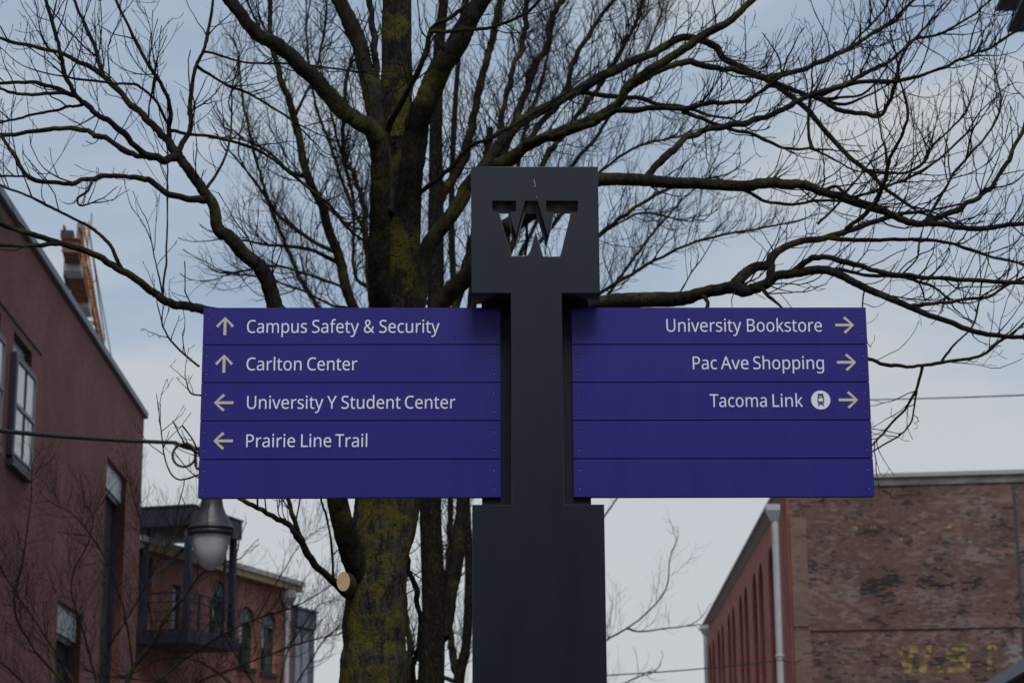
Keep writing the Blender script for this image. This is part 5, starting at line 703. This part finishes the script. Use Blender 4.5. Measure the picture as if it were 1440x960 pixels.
def plank(i, side, spec):
    x0, x1 = ((-1.3457, -.1406) if side == 'L' else (.1499, 1.3543))
    z1 = pt-ROW*i-.0016; z0 = pt-ROW*(i+1)+.0016
    pk = MB().box((x0, PF, z0), (x1, PB, z1)).build('panel', MT['purple'], sign, bevel=.0012)
    yf = PF-.0016
    if spec:
        ws, basey, kind, (ax, ay, aln) = spec
        ox, oy, k = ((330, 435, 4.364) if side == 'L' else (920, 420, 4.5))
        base = sp_(ox+ws[0][1]/k, oy+basey/k, yf)[1]
        base = sp_(ox+(ws[0][1]+ws[-1][2])/2/k, oy+basey/k, yf)[1]
        cap = sp_(700, oy+basey/k-17.9, yf)[1]-sp_(700, oy+basey/k, yf)[1]
        loops = []
        for wd, a, b2 in ws:
            loops += word_loops(wd, sp_(ox+a/k, oy+basey/k, yf)[0], sp_(ox+b2/k, oy+basey/k, yf)[0], base, cap)
        link('lettering', solid(loops, yf, PF-.0003), MT['white'], pk)
        tip = sp_(ax, ay, yf); s = 8.12/FPX
        link('arrow', solid([arrow(kind, tip, aln*s, 26*s, 4.1*s)], yf, PF-.0003), MT['gold'], pk)
        if side == 'R' and i == 2:
            cx_, cz_ = sp_(1154.2, 562.2, yf); r = 13.9*s
            disc = [(cx_+r*math.cos(2*math.pi*q/48), cz_+r*math.sin(2*math.pi*q/48)) for q in range(48)]
            sy = link('tram_symbol', solid([disc], yf, PF-.0003), MT['white'], pk)
            # symbol drawn on a 50 px square crop shown at 960 px
            def t_(x, y): return (cx_+(x-466)/19.2*s, cz_-(y-430)/19.2*s)
            ink = [[t_(*p) for p in q] for q in (
                [(375,255),(545,255),(545,270),(375,270)],
                [(428,268),(444,268),(455,300),(440,300)], [(492,268),(508,268),(496,300),(481,300)],
                [(395,300),(425,288),(510,288),(540,300),(552,350),(558,420),(556,500),(540,540),(500,552),(440,552),(396,540),(378,500),(376,420),(382,350)],
                [(415,322),(422,345),(512,345),(520,322),(505,310),(430,310)],
                [(404,366),(400,470),(536,470),(530,366)],
                [(400,500),(415,490),(436,495),(440,515),(425,526),(405,520)], [(500,495),(520,490),(538,500),(532,520),(512,526),(498,515)],
                [(404,552),(438,552),(405,604),(378,604)], [(500,552),(534,552),(560,604),(532,604)])]
            link('tram_glyph', solid(ink, yf-.0012, yf-.0002), MT['ink'], pk)
    for zf in (.27, .76):
        for xo in ((x0+.022, x1-.027) if side == 'L' else (x0+.024, x1-.022)):
            z = z1-(z1-z0)*zf
            MB().lathe([(.0001, -.0008), (.003, -.0008), (.0055, -.0018), (.006, 0)], n=14, caps=False).build('bolt', MT['bolt'], pk, smooth=False).matrix_local = Matrix.Translation((xo, PF+.0002, z)) @ Matrix.Rotation(math.radians(90), 4, 'X') @ Matrix.Scale(-1, 4, (0, 0, 1))
for i in range(5): plank(i, 'L', LEFT[i])
for i in range(5): plank(i, 'R', RIGHT[i])
for x0, x1 in ((-1.3435, -.2165), (.2198, 1.352)):
    MB().box((x0, PB+.0003, pb+.052), (x1, PB+.008, pt-.052)).build('backing_sheet', MT['core'], sign)
    MB().box((x0, PB+.0005, pb+.004), (x1, .168, pb+.05)).box((x0, PB+.0005, pt-.05), (x1, .168, pt-.006)).build('support_rail', MT['core'], sign)
pdx, pdz = sp_(639.5, 475, PF)
MB().lathe([(.0001, 0), (.004, 0), (.005, .001)], n=10, caps=False).build('paint_chip', MT['bolt'], sign).matrix_local = Matrix.Translation((pdx, PF-.0006, pdz)) @ Matrix.Rotation(math.radians(90), 4, 'X')

# ================================================================== trees
def smooth_path(P, m):
    """Catmull-Rom through the points, m samples per span"""
    P = np.array(P, float); n = len(P)
    if n == 2: return np.array([P[0]+(P[1]-P[0])*t for t in np.linspace(0, 1, m+1)])
    Q = np.vstack([2*P[0]-P[1], P, 2*P[-1]-P[-2]]); out_ = []
    for i in range(n-1):
        p0, p1, p2, p3 = Q[i:i+4]
        for t in np.arange(m)/m:
            out_.append(.5*((2*p1)+(-p0+p2)*t+(2*p0-5*p1+4*p2-p3)*t*t+(-p0+3*p1-3*p2+p3)*t**3))
    out_.append(P[-1]); return np.array(out_)

class Twigs:
    def __init__(s, rng): s.V = []; s.F = []; s.rng = rng
    def grow(s, p, d, ln, r, depth, upb=.13, wob=.27, k=4):
        rng = s.rng; n = max(5, int(ln/.045)); st = ln/n
        P = [p]; d = d/np.linalg.norm(d); kids = []
        for i in range(n):
            d = d+rng.normal(0, wob, 3)*(.55 if i else .2); d[2] += upb*(.4+i/n); d /= np.linalg.norm(d)
            P.append(P[-1]+d*st)
            if depth > 0 and i > 0 and rng.random() < (.30 if depth > 1 else .22): kids.append((i+1, d.copy()))
        P = np.array(P); R = np.linspace(r, max(r*.38, .0013), n+1); R *= 1+rng.normal(0, .10, n+1); R[-1] *= 1.5; R[-2] *= 1.15
        P2 = np.vstack([P, P[-1]+d*.012]); R2 = np.append(R, .0006)
        V, F = tube_arrays(P2, np.maximum(R2, .0005), k); s.V.append(V); s.F.append(F)
        for i, dd in kids:
            a = rng.normal(0, 1, 3); a -= dd*np.dot(a, dd); a /= np.linalg.norm(a)
            ang = rng.uniform(.5, 1.0); nd = dd*math.cos(ang)+a*math.sin(ang)
            s.grow(P[i], nd, ln*rng.uniform(.28, .62)*(1-.4*i/n), R[i]*.72, depth-1, upb*1.1, wob, 3)

class TracedTree:
    def __init__(s, name, base_px, Y, label, seed, bark_m, limb_m, twig_m, group=None, tscale=1.0, rs=1.0, dens=1.0, lr=1.0):
        s.lr = lr
        s.dens = dens
        s.rs = rs
        s.Y = Y; s.rng = np.random.default_rng(seed); s.limbs = []; s.k = 0; s.bark = bark_m; s.lm = limb_m; s.tm = twig_m; s.ts = tscale
        b = at(*base_px, Y); s.o = np.array([b[0], b[1], 0.0]); s.group = group
        s.root = empty(name, tuple(s.o), label=label, cat='tree', group=group); s.tw = Twigs(s.rng)
    def limb(s, pts, r0, r1, dy=0.0, tw=1.0, name='branch', Y0=None, sides=None, tl=1.0, join=True, bm=None):
        """pts: where the limb runs as seen from the street; dy: how far its end swings away from (+) or towards (-) the street"""
        rng = s.rng; P0 = None
        if join and s.limbs:
            best = None
            for (PX, W_, RR) in s.limbs:
                dd = np.hypot(PX[:, 0]-pts[0][0], PX[:, 1]-pts[0][1]); i = int(dd.argmin())
                if best is None or dd[i] < best[0]: best = (dd[i], W_[i], RR[i])
            if best[0] < 26: P0 = best[1]; Ys = best[1][1]
            else: Ys = Y0 or s.Y
        else: Ys = Y0 or s.Y
        if Y0: Ys = Y0
        seg = np.hypot(*np.diff(np.array(pts, float), axis=0).T); cum = np.append(0, np.cumsum(seg)); tt = cum/cum[-1]
        yy = Ys+dy*np.sin(tt*math.pi/2)
        W_ = np.array([at(p[0], p[1], y) for p, y in zip(pts, yy)])
        if P0 is not None and best[0] < 26: W_[0] = P0*.8+W_[0]*.2
        m = max(3, int(cum[-1]/len(seg)/5))
        C_ = smooth_path(W_, m); n = len(C_)
        t = np.linspace(0, 1, n)
        px2m = C_[:, 1]/FPX
        R = (r0+(r1-r0)*t**.85)*px2m*s.lr
        big = name == 'trunk'
        kw_ = 15 if big or r0 > 8 else 5
        kn = np.convolve(rng.normal(0, 1, n+40), np.hanning(kw_+2)[1:-1]/np.sqrt((np.hanning(kw_+2)**2).sum()), 'same')[20:20+n]
        cumw = np.append(0, np.cumsum(np.linalg.norm(np.diff(C_, axis=0), axis=1)))
        R = R*(1+kn*(.015 if big else .025 if r0 > 8 else .06))
        jit = rng.normal(0, 1, (n, 3)); jit = np.stack([np.convolve(jit[:, q], np.ones(9)/6 if r0 > 8 else np.ones(3)/3, 'same')[:n] for q in range(3)], 1)
        if not big: C_[1:-1] += jit[1:-1]*np.clip(R[1:-1, None]*.45, .003, .012)
        if not big and n > 4 and P0 is not None: R *= 1+.22*np.exp(-cumw/(R[0]*2.5))
        k = sides or (28 if big else 12 if r0 > 6 else 8 if r0 > 2.5 else 6)
        V, F = tube_arrays(C_, R, k)
        if big or r0 > 5:
            Vr = V.reshape(n, k, 3); cc = C_[:, None, :]
            nn = rng.normal(0, 1, (n, k)); nn = sum(np.roll(nn, q, 0) for q in range(-8, 9))/4.1; nn = (nn+.6*np.roll(nn, 1, 1)+.6*np.roll(nn, -1, 1))/1.3
            V = (cc+(Vr-cc)*(1+nn[..., None]*(.028 if big else .035))).reshape(-1, 3)
        me = quad_mesh(name, [V-s.o], [F]); o = link(name, me, bm or (s.bark if big else s.lm), s.root)
        # project samples back to picture points for joints
        d = C_-CAM; z = d@fw; PX = np.stack([720+FPX*(d@rt)/z, 480-FPX*(d@up)/z], 1)
        s.limbs.append((PX, C_, R))
        # twigs
        if tw > 0:
            L_ = np.linalg.norm(np.diff(C_, axis=0), axis=1).sum(); cnt = int(L_*11.5*tw*s.dens/s.ts**.5+rng.random())
            T = np.gradient(C_, axis=0); T /= np.linalg.norm(T, axis=1)[:, None]
            for q in range(cnt):
                f = rng.uniform(.12, 1.0)**.8; i = min(n-1, int(f*(n-1))); tdir = T[i]
                a = rng.normal(0, 1, 3); a[1] *= .8; a[2] += .75; a -= tdir*np.dot(a, tdir); a /= np.linalg.norm(a)+1e-9
                ang = rng.uniform(.45, 1.15); nd = tdir*math.cos(ang)+a*math.sin(ang)
                ln = rng.uniform(.16, .62)*tl*s.ts*(1.15-.35*f)
                rr = min(R[i]*.6, rng.uniform(.0024, .0052)*(.75+.5*ln)*s.rs)
                s.tw.grow(C_[i], nd, ln, rr, 2 if ln > .36*s.ts else 1, .13)
            # the limb's own tip runs out in a twig or two
            if r1 < 4:
                for q in range(2):
                    s.tw.grow(C_[-1], T[-1]+rng.normal(0, .3, 3)*q, rng.uniform(.3, .55)*tl*s.ts, max(.003, R[-1]*.8), 2, .08)
        return C_
    def finish(s):
        if s.tw.V:
            me = quad_mesh('twigs', [v-s.o for v in s.tw.V], s.tw.F); tag(link('twigs', me, s.tm, s.root), kind='stuff')

# ------------------------------------------------------------------ the big tree right behind the sign
T1 = TracedTree('street_tree', (522, 1560), 12.0, 'big bare tree with mossy trunk close behind the sign, a sawn stub on its trunk', 3, MT['bark'], MT['limb'], MT['twig'], rs=1.15, dens=1.4)
A = T1.limb
A([(520, 1640), (521, 1450), (523, 1200), (525, 960), (527, 880), (533, 790), (541, 700), (548, 620), (552, 560)], 55, 35, 0, .0, 'trunk', join=False)
A([(545, 650), (550, 590), (556, 500), (559, 420), (561, 330), (562, 260), (562, 200)], 34, 31, 0, .05, 'trunk', bm=MT['barkup'])
A([(559, 250), (557, 165), (557, 90), (558, 0), (560, -90), (556, -200)], 25, 20, .3, .25, 'trunk', bm=MT['barkup'])
A([(572, 330), (576, 240), (588, 172), (607, 128), (630, 80), (652, 42), (682, -5), (720, -60)], 21, 13, -.5, .5)
A([(540, 470), (535, 420), (534, 330), (535, 240), (524, 187), (503, 168), (480, 156), (443, 110), (400, 70), (367, 50), (333, 13), (310, -20)], 17, 9, -.8, .3, Y0=11.72)
A([(545, 300), (540, 215), (530, 165), (519, 115), (509, 75), (497, 40), (478, 0), (455, -40)], 14, 11, .5, .4)
A([(546, 215), (533, 140), (527, 83), (523, 30), (517, -10)], 6, 4.5, .3, .6)
A([(547, 196), (567, 140), (590, 97), (603, 63), (607, 40), (640, 20), (662, -4)], 5, 3, -.5, .8)
A([(608, 44), (647, 43), (693, 37), (733, 23), (760, 0)], 3.5, 2, -.3, .9)
A([(582, 285), (600, 265), (630, 240), (660, 207), (697, 190), (727, 173), (748, 160)], 4, 2.5, -.3, 1.0)
# right-hand limbs
A([(566, 490), (585, 432), (596, 364), (613, 332), (643, 288), (661, 259), (690, 236), (708, 224)], 14, 9, .4, .3)
A([(690, 236), (710, 226), (733, 207), (780, 190), (830, 168), (870, 143), (880, 123), (913, 100), (960, 73), (993, 47), (1027, 30), (1060, 0), (1085, -30)], 9, 5, -.6, .8)
A([(672, 248), (700, 207), (733, 173), (780, 143), (813, 127), (847, 107), (880, 93), (913, 77), (960, 52), (1003, 63), (1020, 83), (1070, 107), (1107, 133), (1133, 153), (1153, 177), (1193, 220), (1220, 240), (1243, 263), (1280, 290)], 9, 2.5, .8, .8)
A([(708, 228), (747, 200), (787, 190), (833, 173), (873, 155), (960, 153), (997, 145), (1043, 143), (1077, 123), (1100, 104)], 6.5, 2.5, -.9, .9)
A([(815, 130), (867, 137), (897, 138), (927, 147), (960, 150), (1000, 163)], 4, 2.5, .4, .8)
A([(880, 123), (920, 103), (960, 88), (1000, 93), (1040, 100), (1090, 116), (1125, 130), (1150, 137)], 6, 3.5, .5, .8)
A([(1070, 108), (1110, 104), (1147, 90), (1190, 70), (1227, 47), (1260, 27), (1277, 7), (1300, -10)], 4.5, 2, .5, 1.1)
A([(960, 167), (1010, 177), (1060, 190), (1100, 207), (1143, 210)], 3.4, 2.2, .2, .7)
A([(1143, 209), (1137, 180), (1139, 140)], 2.6, 2.2, 0, .6)
A([(1146, 136), (1200, 118), (1280, 110), (1320, 97), (1360, 80), (1393, 67), (1422, 48)], 4, 1.6, -.5, 1.1)
A([(1147, 137), (1177, 153), (1213, 160), (1237, 163), (1250, 143), (1260, 117), (1270, 80), (1283, 57), (1323, 47), (1360, 27), (1390, 3)], 4.2, 1.6, -.3, 1.0)
A([(1190, 70), (1220, 40), (1245, 10), (1255, -20)], 2, 1.5, .2, 1.2)
# lower right limb that passes behind the head
A([(566, 520), (600, 462), (634, 412), (661, 380), (697, 332), (742, 304), (790, 272), (842, 253), (910, 254), (960, 255), (1040, 262), (1070, 257), (1110, 257), (1147, 263), (1193, 280), (1243, 297), (1280, 310), (1313, 313), (1360, 321), (1405, 318), (1445, 314)], 15, 3, -1.1, .55)
A([(908, 252), (927, 227), (960, 200), (980, 190), (1010, 180), (1060, 170), (1100, 153), (1143, 133), (1193, 117), (1220, 100), (1250, 87), (1275, 65), (1300, 40)], 6, 2.2, .6, .9)
A([(1300, 312), (1353, 290), (1393, 263), (1420, 220), (1442, 172)], 4.6, 3, .3, .8)
A([(1040, 264), (1077, 283), (1120, 287), (1143, 283), (1190, 283)], 2.6, 2, .3, .6)
A([(1160, 264), (1177, 263), (1200, 277), (1243, 263), (1280, 250), (1313, 230), (1357, 190)], 3, 1.6, -.4, .9)
A([(1220, 242), (1273, 243), (1300, 227), (1313, 203), (1357, 160), (1370, 120)], 2.4, 1.3, -.2, 1.2)
A([(1300, 312), (1337, 253), (1367, 213), (1390, 187), (1407, 150), (1400, 100)], 2.6, 1.2, .2, 1.1)
A([(1190, 322), (1227, 290), (1243, 260), (1250, 227), (1270, 187), (1277, 157), (1270, 127)], 3.6, 2, -.5, .6, Y0=11.0)
A([(1150, 315), (1173, 293), (1193, 267), (1220, 233)], 2.4, 1.6, .1, .5, Y0=11.0)
A([(745, 310), (741, 335), (739, 362), (746, 400)], 2.4, 2.0, .1, .3)
# lower limb towards the right
A([(568, 560), (640, 490), (740, 446), (845, 428), (890, 425), (960, 420), (987, 410), (1027, 402), (1040, 408), (1050, 409), (1073, 400), (1087, 391), (1120, 383), (1160, 382), (1193, 393), (1227, 407), (1277, 430), (1320, 447), (1360, 462), (1410, 472), (1445, 474)], 14, 2.8, -1.4, .4)
A([(1036, 400), (1036, 394), (1057, 377), (1080, 371), (1087, 358), (1120, 340), (1160, 335), (1200, 322), (1230, 312), (1270, 300)], 8.5, 3.2, .4, .5)
A([(1085, 391), (1083, 378), (1085, 364)], 6, 6, 0, .0)
A([(1115, 384), (1133, 367), (1160, 362), (1200, 370), (1243, 383), (1280, 388), (1327, 392), (1377, 395), (1445, 398)], 4.8, 3, -.3, .55)
A([(1125, 383), (1177, 380), (1223, 387), (1270, 390), (1310, 402)], 3.4, 2.2, .3, .5)
A([(1160, 335), (1227, 338), (1293, 337), (1327, 340), (1393, 360), (1445, 373)], 3.6, 2, -.4, .7)
A([(1277, 431), (1307, 427), (1343, 423), (1390, 417), (1417, 400), (1445, 388)], 3, 2, .2, .6)
A([(1195, 495), (1223, 505), (1250, 513), (1280, 515), (1323, 510), (1377, 500), (1410, 477)], 3, 2.2, .2, .4, Y0=10.6)
A([(1323, 510), (1343, 483), (1367, 460), (1377, 423)], 1.8, 1.3, .1, .6)
A([(1297, 515), (1283, 560), (1247, 603), (1222, 630)], 2.4, 1.4, .1, .7)
A([(1292, 548), (1277, 600), (1228, 634)], 1.6, 1.1, .1, .7)
A([(1070, 404), (1082, 418), (1098, 432), (1110, 450)], 3.2, 2, -.1, .5)
A([(985, 412), (994, 425), (990, 440)], 3.5, 2.5, -.1, .3)
# left-hand limbs
A([(516, 840), (499, 788), (478, 707), (440, 560), (402, 462), (387, 432), (370, 390), (353, 363), (327, 340), (307, 320), (293, 278), (263, 237), (250, 219)], 17, 6.5, -1.1, .22)
A([(251, 220), (213, 222), (173, 187), (140, 163), (110, 137), (90, 100), (83, 67), (63, -5)], 6, 2.5, -.5, .6)
A([(250, 218), (230, 190), (200, 163), (177, 140), (143, 107), (117, 90), (83, 73), (33, 63), (-5, 52)], 6.5, 2.2, .5, .6)
A([(143, 106), (130, 60), (113, 20), (103, -5)], 3.4, 2.2, .1, .6)
A([(213, 222), (187, 217), (150, 197), (123, 185), (83, 180), (33, 187), (-5, 192)], 4.6, 3, .4, .35)
A([(290, 280), (278, 280), (240, 273), (207, 253), (180, 248), (143, 248), (110, 255), (83, 258), (40, 247), (20, 217), (1, 191)], 5.6, 2.6, -.5, .35)
A([(40, 247), (20, 248), (-5, 248)], 2.2, 1.8, -.2, .5)
A([(130, 254), (124, 268), (110, 277), (112, 290), (130, 285)], 2.4, 1.5, -.2, .9, tl=.45)
A([(291, 268), (310, 233), (323, 200), (326, 160)], 2.4, 1.5, .2, .8)
A([(256, 212), (267, 180), (267, 147), (275, 97), (290, 60), (300, -5)], 4.2, 2.2, .2, .6)
A([(240, 195), (238, 150), (227, 120), (207, 87), (187, 50), (160, -5)], 3.6, 2.2, -.3, .6)
A([(240, 178), (220, 143), (190, 120), (160, 117), (100, 110)], 2.4, 1.8, -.3, .5)
A([(106, 137), (57, 118), (-5, 117)], 3.4, 2.6, .2, .4)
A([(92, 135), (33, 133), (-5, 124)], 2.8, 2.2, -.2, .4)
A([(119, 150), (67, 157), (-5, 174)], 2.2, 1.8, .2, .4)
A([(545, 690), (490, 640), (430, 560), (345, 462), (287, 434), (243, 427), (213, 408), (173, 380), (133, 357), (83, 342), (33, 327), (-5, 313)], 9, 3.4, -1.5, .10)
A([(83, 343), (50, 345), (-5, 344)], 3.6, 3, -.2, .2)
A([(173, 378), (153, 342), (123, 318), (83, 297), (33, 273), (-5, 259)], 2.8, 1.8, -.2, .35)
A([(231, 415), (233, 370), (235, 320), (236, 250), (235, 200)], 1.7, 1.1, .1, .2)
A([(231, 413), (220, 375), (213, 340)], 1.5, 1.0, .1, .4)
A([(277, 95), (320, 120), (360, 137), (407, 167)], 2.4, 1.7, .4, .5)
A([(296, 75), (347, 88), (413, 90), (480, 98)], 1.8, 1.6, .4, .5)
A([(243, 184), (320, 197), (367, 213), (417, 250), (467, 293), (482, 313)], 2.4, 2, .6, .5)
A([(510, 860), (480, 828), (443, 793), (417, 753), (400, 733), (343, 703), (300, 660)], 7, 2.4, -.6, .4)
A([(424, 760), (405, 703), (380, 620)], 4.2, 2.5, -.1, .3)
A([(468, 815), (467, 767), (453, 703), (440, 640)], 2.0, 1.5, -.1, .5)
A([(280, 515), (262, 500), (240, 480), (228, 455)], 1.8, 1.2, .1, .9, tl=.6, Y0=11.2)
A([(285, 556), (268, 552), (262, 535)], 1.6, 1.0, .1, .9, tl=.4, Y0=11.2)
A([(283, 675), (248, 672), (232, 640), (226, 600)], 1.6, 1.0, .1, .5, tl=.5, Y0=11.2)
# second stem and dark shoots just right of the trunk
A([(548, 830), (566, 760), (580, 700), (592, 620), (600, 540)], 16, 12, .6, .1)
A([(556, 745), (573, 797), (587, 836), (592, 887), (582, 937), (577, 990)], 4, 4, .4, .5)
T1.finish()
# sawn stub
p = at(493, 822, 11.9); q = at(483, 817, 11.72)
dst = q-p; r = 9.5/FPX*11.75
stub = MB(); n = 20
V, F = tube_arrays(np.array([p+(p-q)*.6, p, q]), np.array([r*1.5, r*1.2, r*1.0]), n)
Vr = V.reshape(3, n, 3).copy(); Vr[:, :, 2] = (Vr[:, :, 2]-np.array([p[2], p[2], q[2]])[:, None])*1.45+np.array([p[2], p[2], q[2]])[:, None]
stub.add(Vr.reshape(-1, 3)-T1.o, F.tolist())
st = stub.build('cut_stub', MT['bark'], T1.root, smooth=True)
MB().add((Vr[2]-T1.o)+(dst/np.linalg.norm(dst))*.002, [tuple(range(n))]).build('sawn_face', MT['wood'], st)

# ------------------------------------------------------------------ the next tree in the row
T2 = TracedTree('street_tree', (606, 1420), 18.5, 'slimmer bare tree with forked dark trunk just right of the mossy trunk', 11, MT['farbark'], MT['limb'], MT['twig'], tscale=1.35, dens=2.2, rs=1.2)
A = T2.limb
A([(604, 1480), (606, 1200), (606, 960), (610, 860), (606, 720), (608, 600), (612, 430), (613, 300), (613, 180), (616, 90), (624, 0), (632, -90)], 22, 6, 0, .5, 'trunk', join=False)
A([(614, 905), (624, 880), (640, 800), (650, 720), (652, 600), (658, 480), (668, 380), (680, 260), (690, 180)], 12, 5, .5, .8)
A([(606, 960), (579, 957), (576, 915), (571, 859), (560, 780), (545, 650)], 6, 4, .3, .6)
A([(612, 320), (618, 285), (648, 230), (662, 185), (675, 125), (690, 62), (704, -5)], 8, 5, .4, 1.2)
A([(668, 380), (688, 270), (735, 145), (750, 100), (770, 62), (776, 25), (800, -10)], 7, 4, .6, 1.2)
A([(700, 260), (740, 200), (790, 135), (810, 82), (830, 45), (867, -5)], 6, 3, .2, 1.2)
A([(645, 700), (700, 420), (760, 240), (800, 180), (850, 110), (890, 40), (905, -5)], 6, 2.5, .5, 1.0)
A([(610, 560), (650, 400), (672, 300), (700, 215), (712, 130), (735, 60), (741, -5)], 6, 3.5, -.4, 1.1)
A([(655, 560), (760, 420), (845, 330), (930, 270), (1000, 250)], 5, 1.8, -.6, .9)
A([(655, 540), (760, 470), (880, 390), (980, 340), (1100, 315)], 4, 1.5, .4, .8)
A([(700, 420), (800, 290), (880, 215), (960, 190)], 3.5, 1.6, .6, 1.0)
A([(845, 330), (900, 300), (960, 310)], 2, 1.4, .1, 1.0)
A([(606, 640), (560, 540), (499, 432), (475, 356), (453, 294), (431, 242), (413, 160), (397, 117), (383, 67), (379, -5)], 9.5, 3.6, -.8, .8)
A([(476, 360), (472, 356), (437, 337), (396, 307), (380, 285), (350, 245)], 4, 2, -.3, 1.0)
A([(478, 370), (434, 351), (380, 345), (340, 338)], 3.2, 1.8, .4, 1.0)
A([(497, 425), (488, 410), (448, 391), (391, 375), (350, 380)], 2.8, 1.6, -.3, 1.0)
A([(499, 434), (469, 430), (434, 413), (385, 394), (330, 385)], 2.4, 1.4, .3, 1.0)
A([(434, 252), (407, 240), (380, 215), (350, 200)], 3, 1.7, .3, 1.0)
A([(449, 276), (470, 300), (488, 316), (505, 322)], 2.2, 1.6, -.3, .8)
A([(600, 620), (550, 520), (523, 432), (515, 343), (510, 288), (497, 245), (483, 220), (484, 160), (490, 100)], 5.5, 2.4, .5, 1.0)
A([(505, 400), (499, 386), (497, 330), (495, 270), (470, 180), (455, 110)], 3, 1.6, .3, 1.0)
A([(604, 520), (575, 420), (560, 330), (545, 240), (520, 150), (500, 80)], 4, 2, .8, 1.0)
A([(415, 165), (440, 110), (455, 50), (460, -5)], 2.6, 1.6, .3, 1.0)
A([(383, 67), (360, 30), (345, -5)], 2.2, 1.5, .3, 1.0)
T2.finish()
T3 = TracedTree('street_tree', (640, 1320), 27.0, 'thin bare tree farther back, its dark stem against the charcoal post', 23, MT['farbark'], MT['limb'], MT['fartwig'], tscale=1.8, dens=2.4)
A = T3.limb
A([(638, 1370), (641, 1100), (646, 960), (656, 900), (660, 800), (655, 700), (652, 560), (640, 430), (635, 300), (640, 150), (650, 30)], 9, 3.5, 0, .5, 'trunk', join=False)
A([(646, 960), (636, 910), (628, 830), (634, 740), (630, 640)], 6, 4, .4, .7)
A([(652, 600), (700, 420), (720, 300), (735, 200), (765, 100), (780, 20)], 4.5, 2, .4, 1.1)
A([(650, 520), (600, 400), (580, 300), (560, 180), (540, 60)], 4, 2, .6, .9)
A([(641, 440), (560, 400), (500, 300), (470, 220), (440, 130), (430, 40)], 4, 1.8, -.6, 1.1)
A([(652, 580), (520, 500), (440, 420), (400, 340), (370, 260), (345, 160), (335, 80)], 4.5, 1.6, .4, 1.1)
A([(655, 640), (820, 460), (900, 350), (960, 280)], 3.5, 1.5, .3, .7)
A([(650, 560), (760, 300), (840, 190), (900, 90), (930, 20)], 4, 1.6, -.5, 1.0)
A([(646, 960), (600, 940), (575, 900), (568, 850)], 3, 2, .2, .9)
T3.finish()

# ------------------------------------------------------------------ a far tree whose side shoots show right of the post
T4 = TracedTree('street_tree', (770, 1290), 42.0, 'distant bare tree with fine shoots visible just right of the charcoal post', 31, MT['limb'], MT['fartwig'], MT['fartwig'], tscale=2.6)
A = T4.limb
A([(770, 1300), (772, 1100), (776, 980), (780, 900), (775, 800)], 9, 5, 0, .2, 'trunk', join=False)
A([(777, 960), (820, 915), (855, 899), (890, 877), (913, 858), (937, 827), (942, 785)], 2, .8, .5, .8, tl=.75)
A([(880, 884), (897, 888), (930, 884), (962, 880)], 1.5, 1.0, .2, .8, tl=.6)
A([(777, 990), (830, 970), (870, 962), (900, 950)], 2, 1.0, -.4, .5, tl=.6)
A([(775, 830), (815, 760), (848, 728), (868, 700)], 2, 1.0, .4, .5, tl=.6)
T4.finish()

# ------------------------------------------------------------------ small bare trees in front of the brown building
T5 = TracedTree('street_tree', (150, 1300), 27.0, 'small bare tree spreading thin twigs across the brown brick wall', 41, MT['limb'], MT['limb'], MT['twig'], tscale=1.5, rs=.8, dens=2.6, lr=.62)
A = T5.limb
A([(150, 1330), (152, 1150), (150, 1040), (146, 985)], 9, 7, 0, 0, 'trunk', join=False)
A([(150, 1040), (187, 940), (217, 900), (233, 870), (263, 833), (287, 803), (318, 790)], 6, 2.2, .3, .8)
A([(148, 1020), (90, 960), (40, 900), (20, 847), (33, 783), (43, 707), (45, 660)], 3.5, 1.3, -.5, .7)
A([(147, 1000), (120, 900), (100, 820), (125, 760), (133, 720)], 3, 1.2, .4, .9)
A([(148, 1030), (60, 980), (0, 930), (-40, 900)], 3.5, 1.6, .3, 1.0)
A([(187, 940), (175, 860), (150, 790), (110, 730), (70, 705)], 2.8, 1.1, -.4, .8)
A([(147, 1000), (145, 930), (190, 850), (240, 760), (270, 720)], 3, 1.1, .5, .8)
A([(150, 1030), (230, 950), (300, 900), (360, 870), (420, 850), (470, 820)], 3.6, 1.2, -.5, .9)
A([(152, 1060), (260, 970), (340, 935), (420, 905), (480, 890)], 3.6, 1.2, .3, .9)
A([(217, 900), (205, 820), (200, 745), (185, 690)], 2.2, 1.0, .3, .8)
A([(150, 1040), (80, 920), (20, 830), (-10, 780)], 3, 1.2, -.3, .9)
A([(360, 870), (400, 800), (425, 762), (452, 742)], 1.6, .9, .2, .6)
T5.finish()
T6 = TracedTree('street_tree', (395, 1290), 31.0, 'small bare tree with fine low twigs in front of the red brick building', 43, MT['limb'], MT['limb'], MT['twig'], tscale=1.5, rs=.8, dens=2.6, lr=.62)
A = T6.limb
A([(395, 1300), (394, 1120), (390, 1030), (386, 990)], 8, 5, 0, 0, 'trunk', join=False)
A([(390, 1030), (330, 965), (280, 930), (230, 925), (190, 945)], 3.4, 1.6, .3, .9)
A([(388, 1000), (350, 950), (320, 900), (300, 850), (310, 815)], 2.8, 1.1, -.3, .8)
A([(389, 1000), (430, 940), (455, 900), (478, 880)], 2.4, 1.0, .3, .7)
A([(388, 1005), (400, 930), (425, 880), (450, 850), (470, 845)], 2.2, 1.0, .2, .6)
A([(390, 1020), (300, 985), (240, 960), (150, 950), (90, 930)], 3.2, 1.3, -.4, 1.0)
T6.finish()
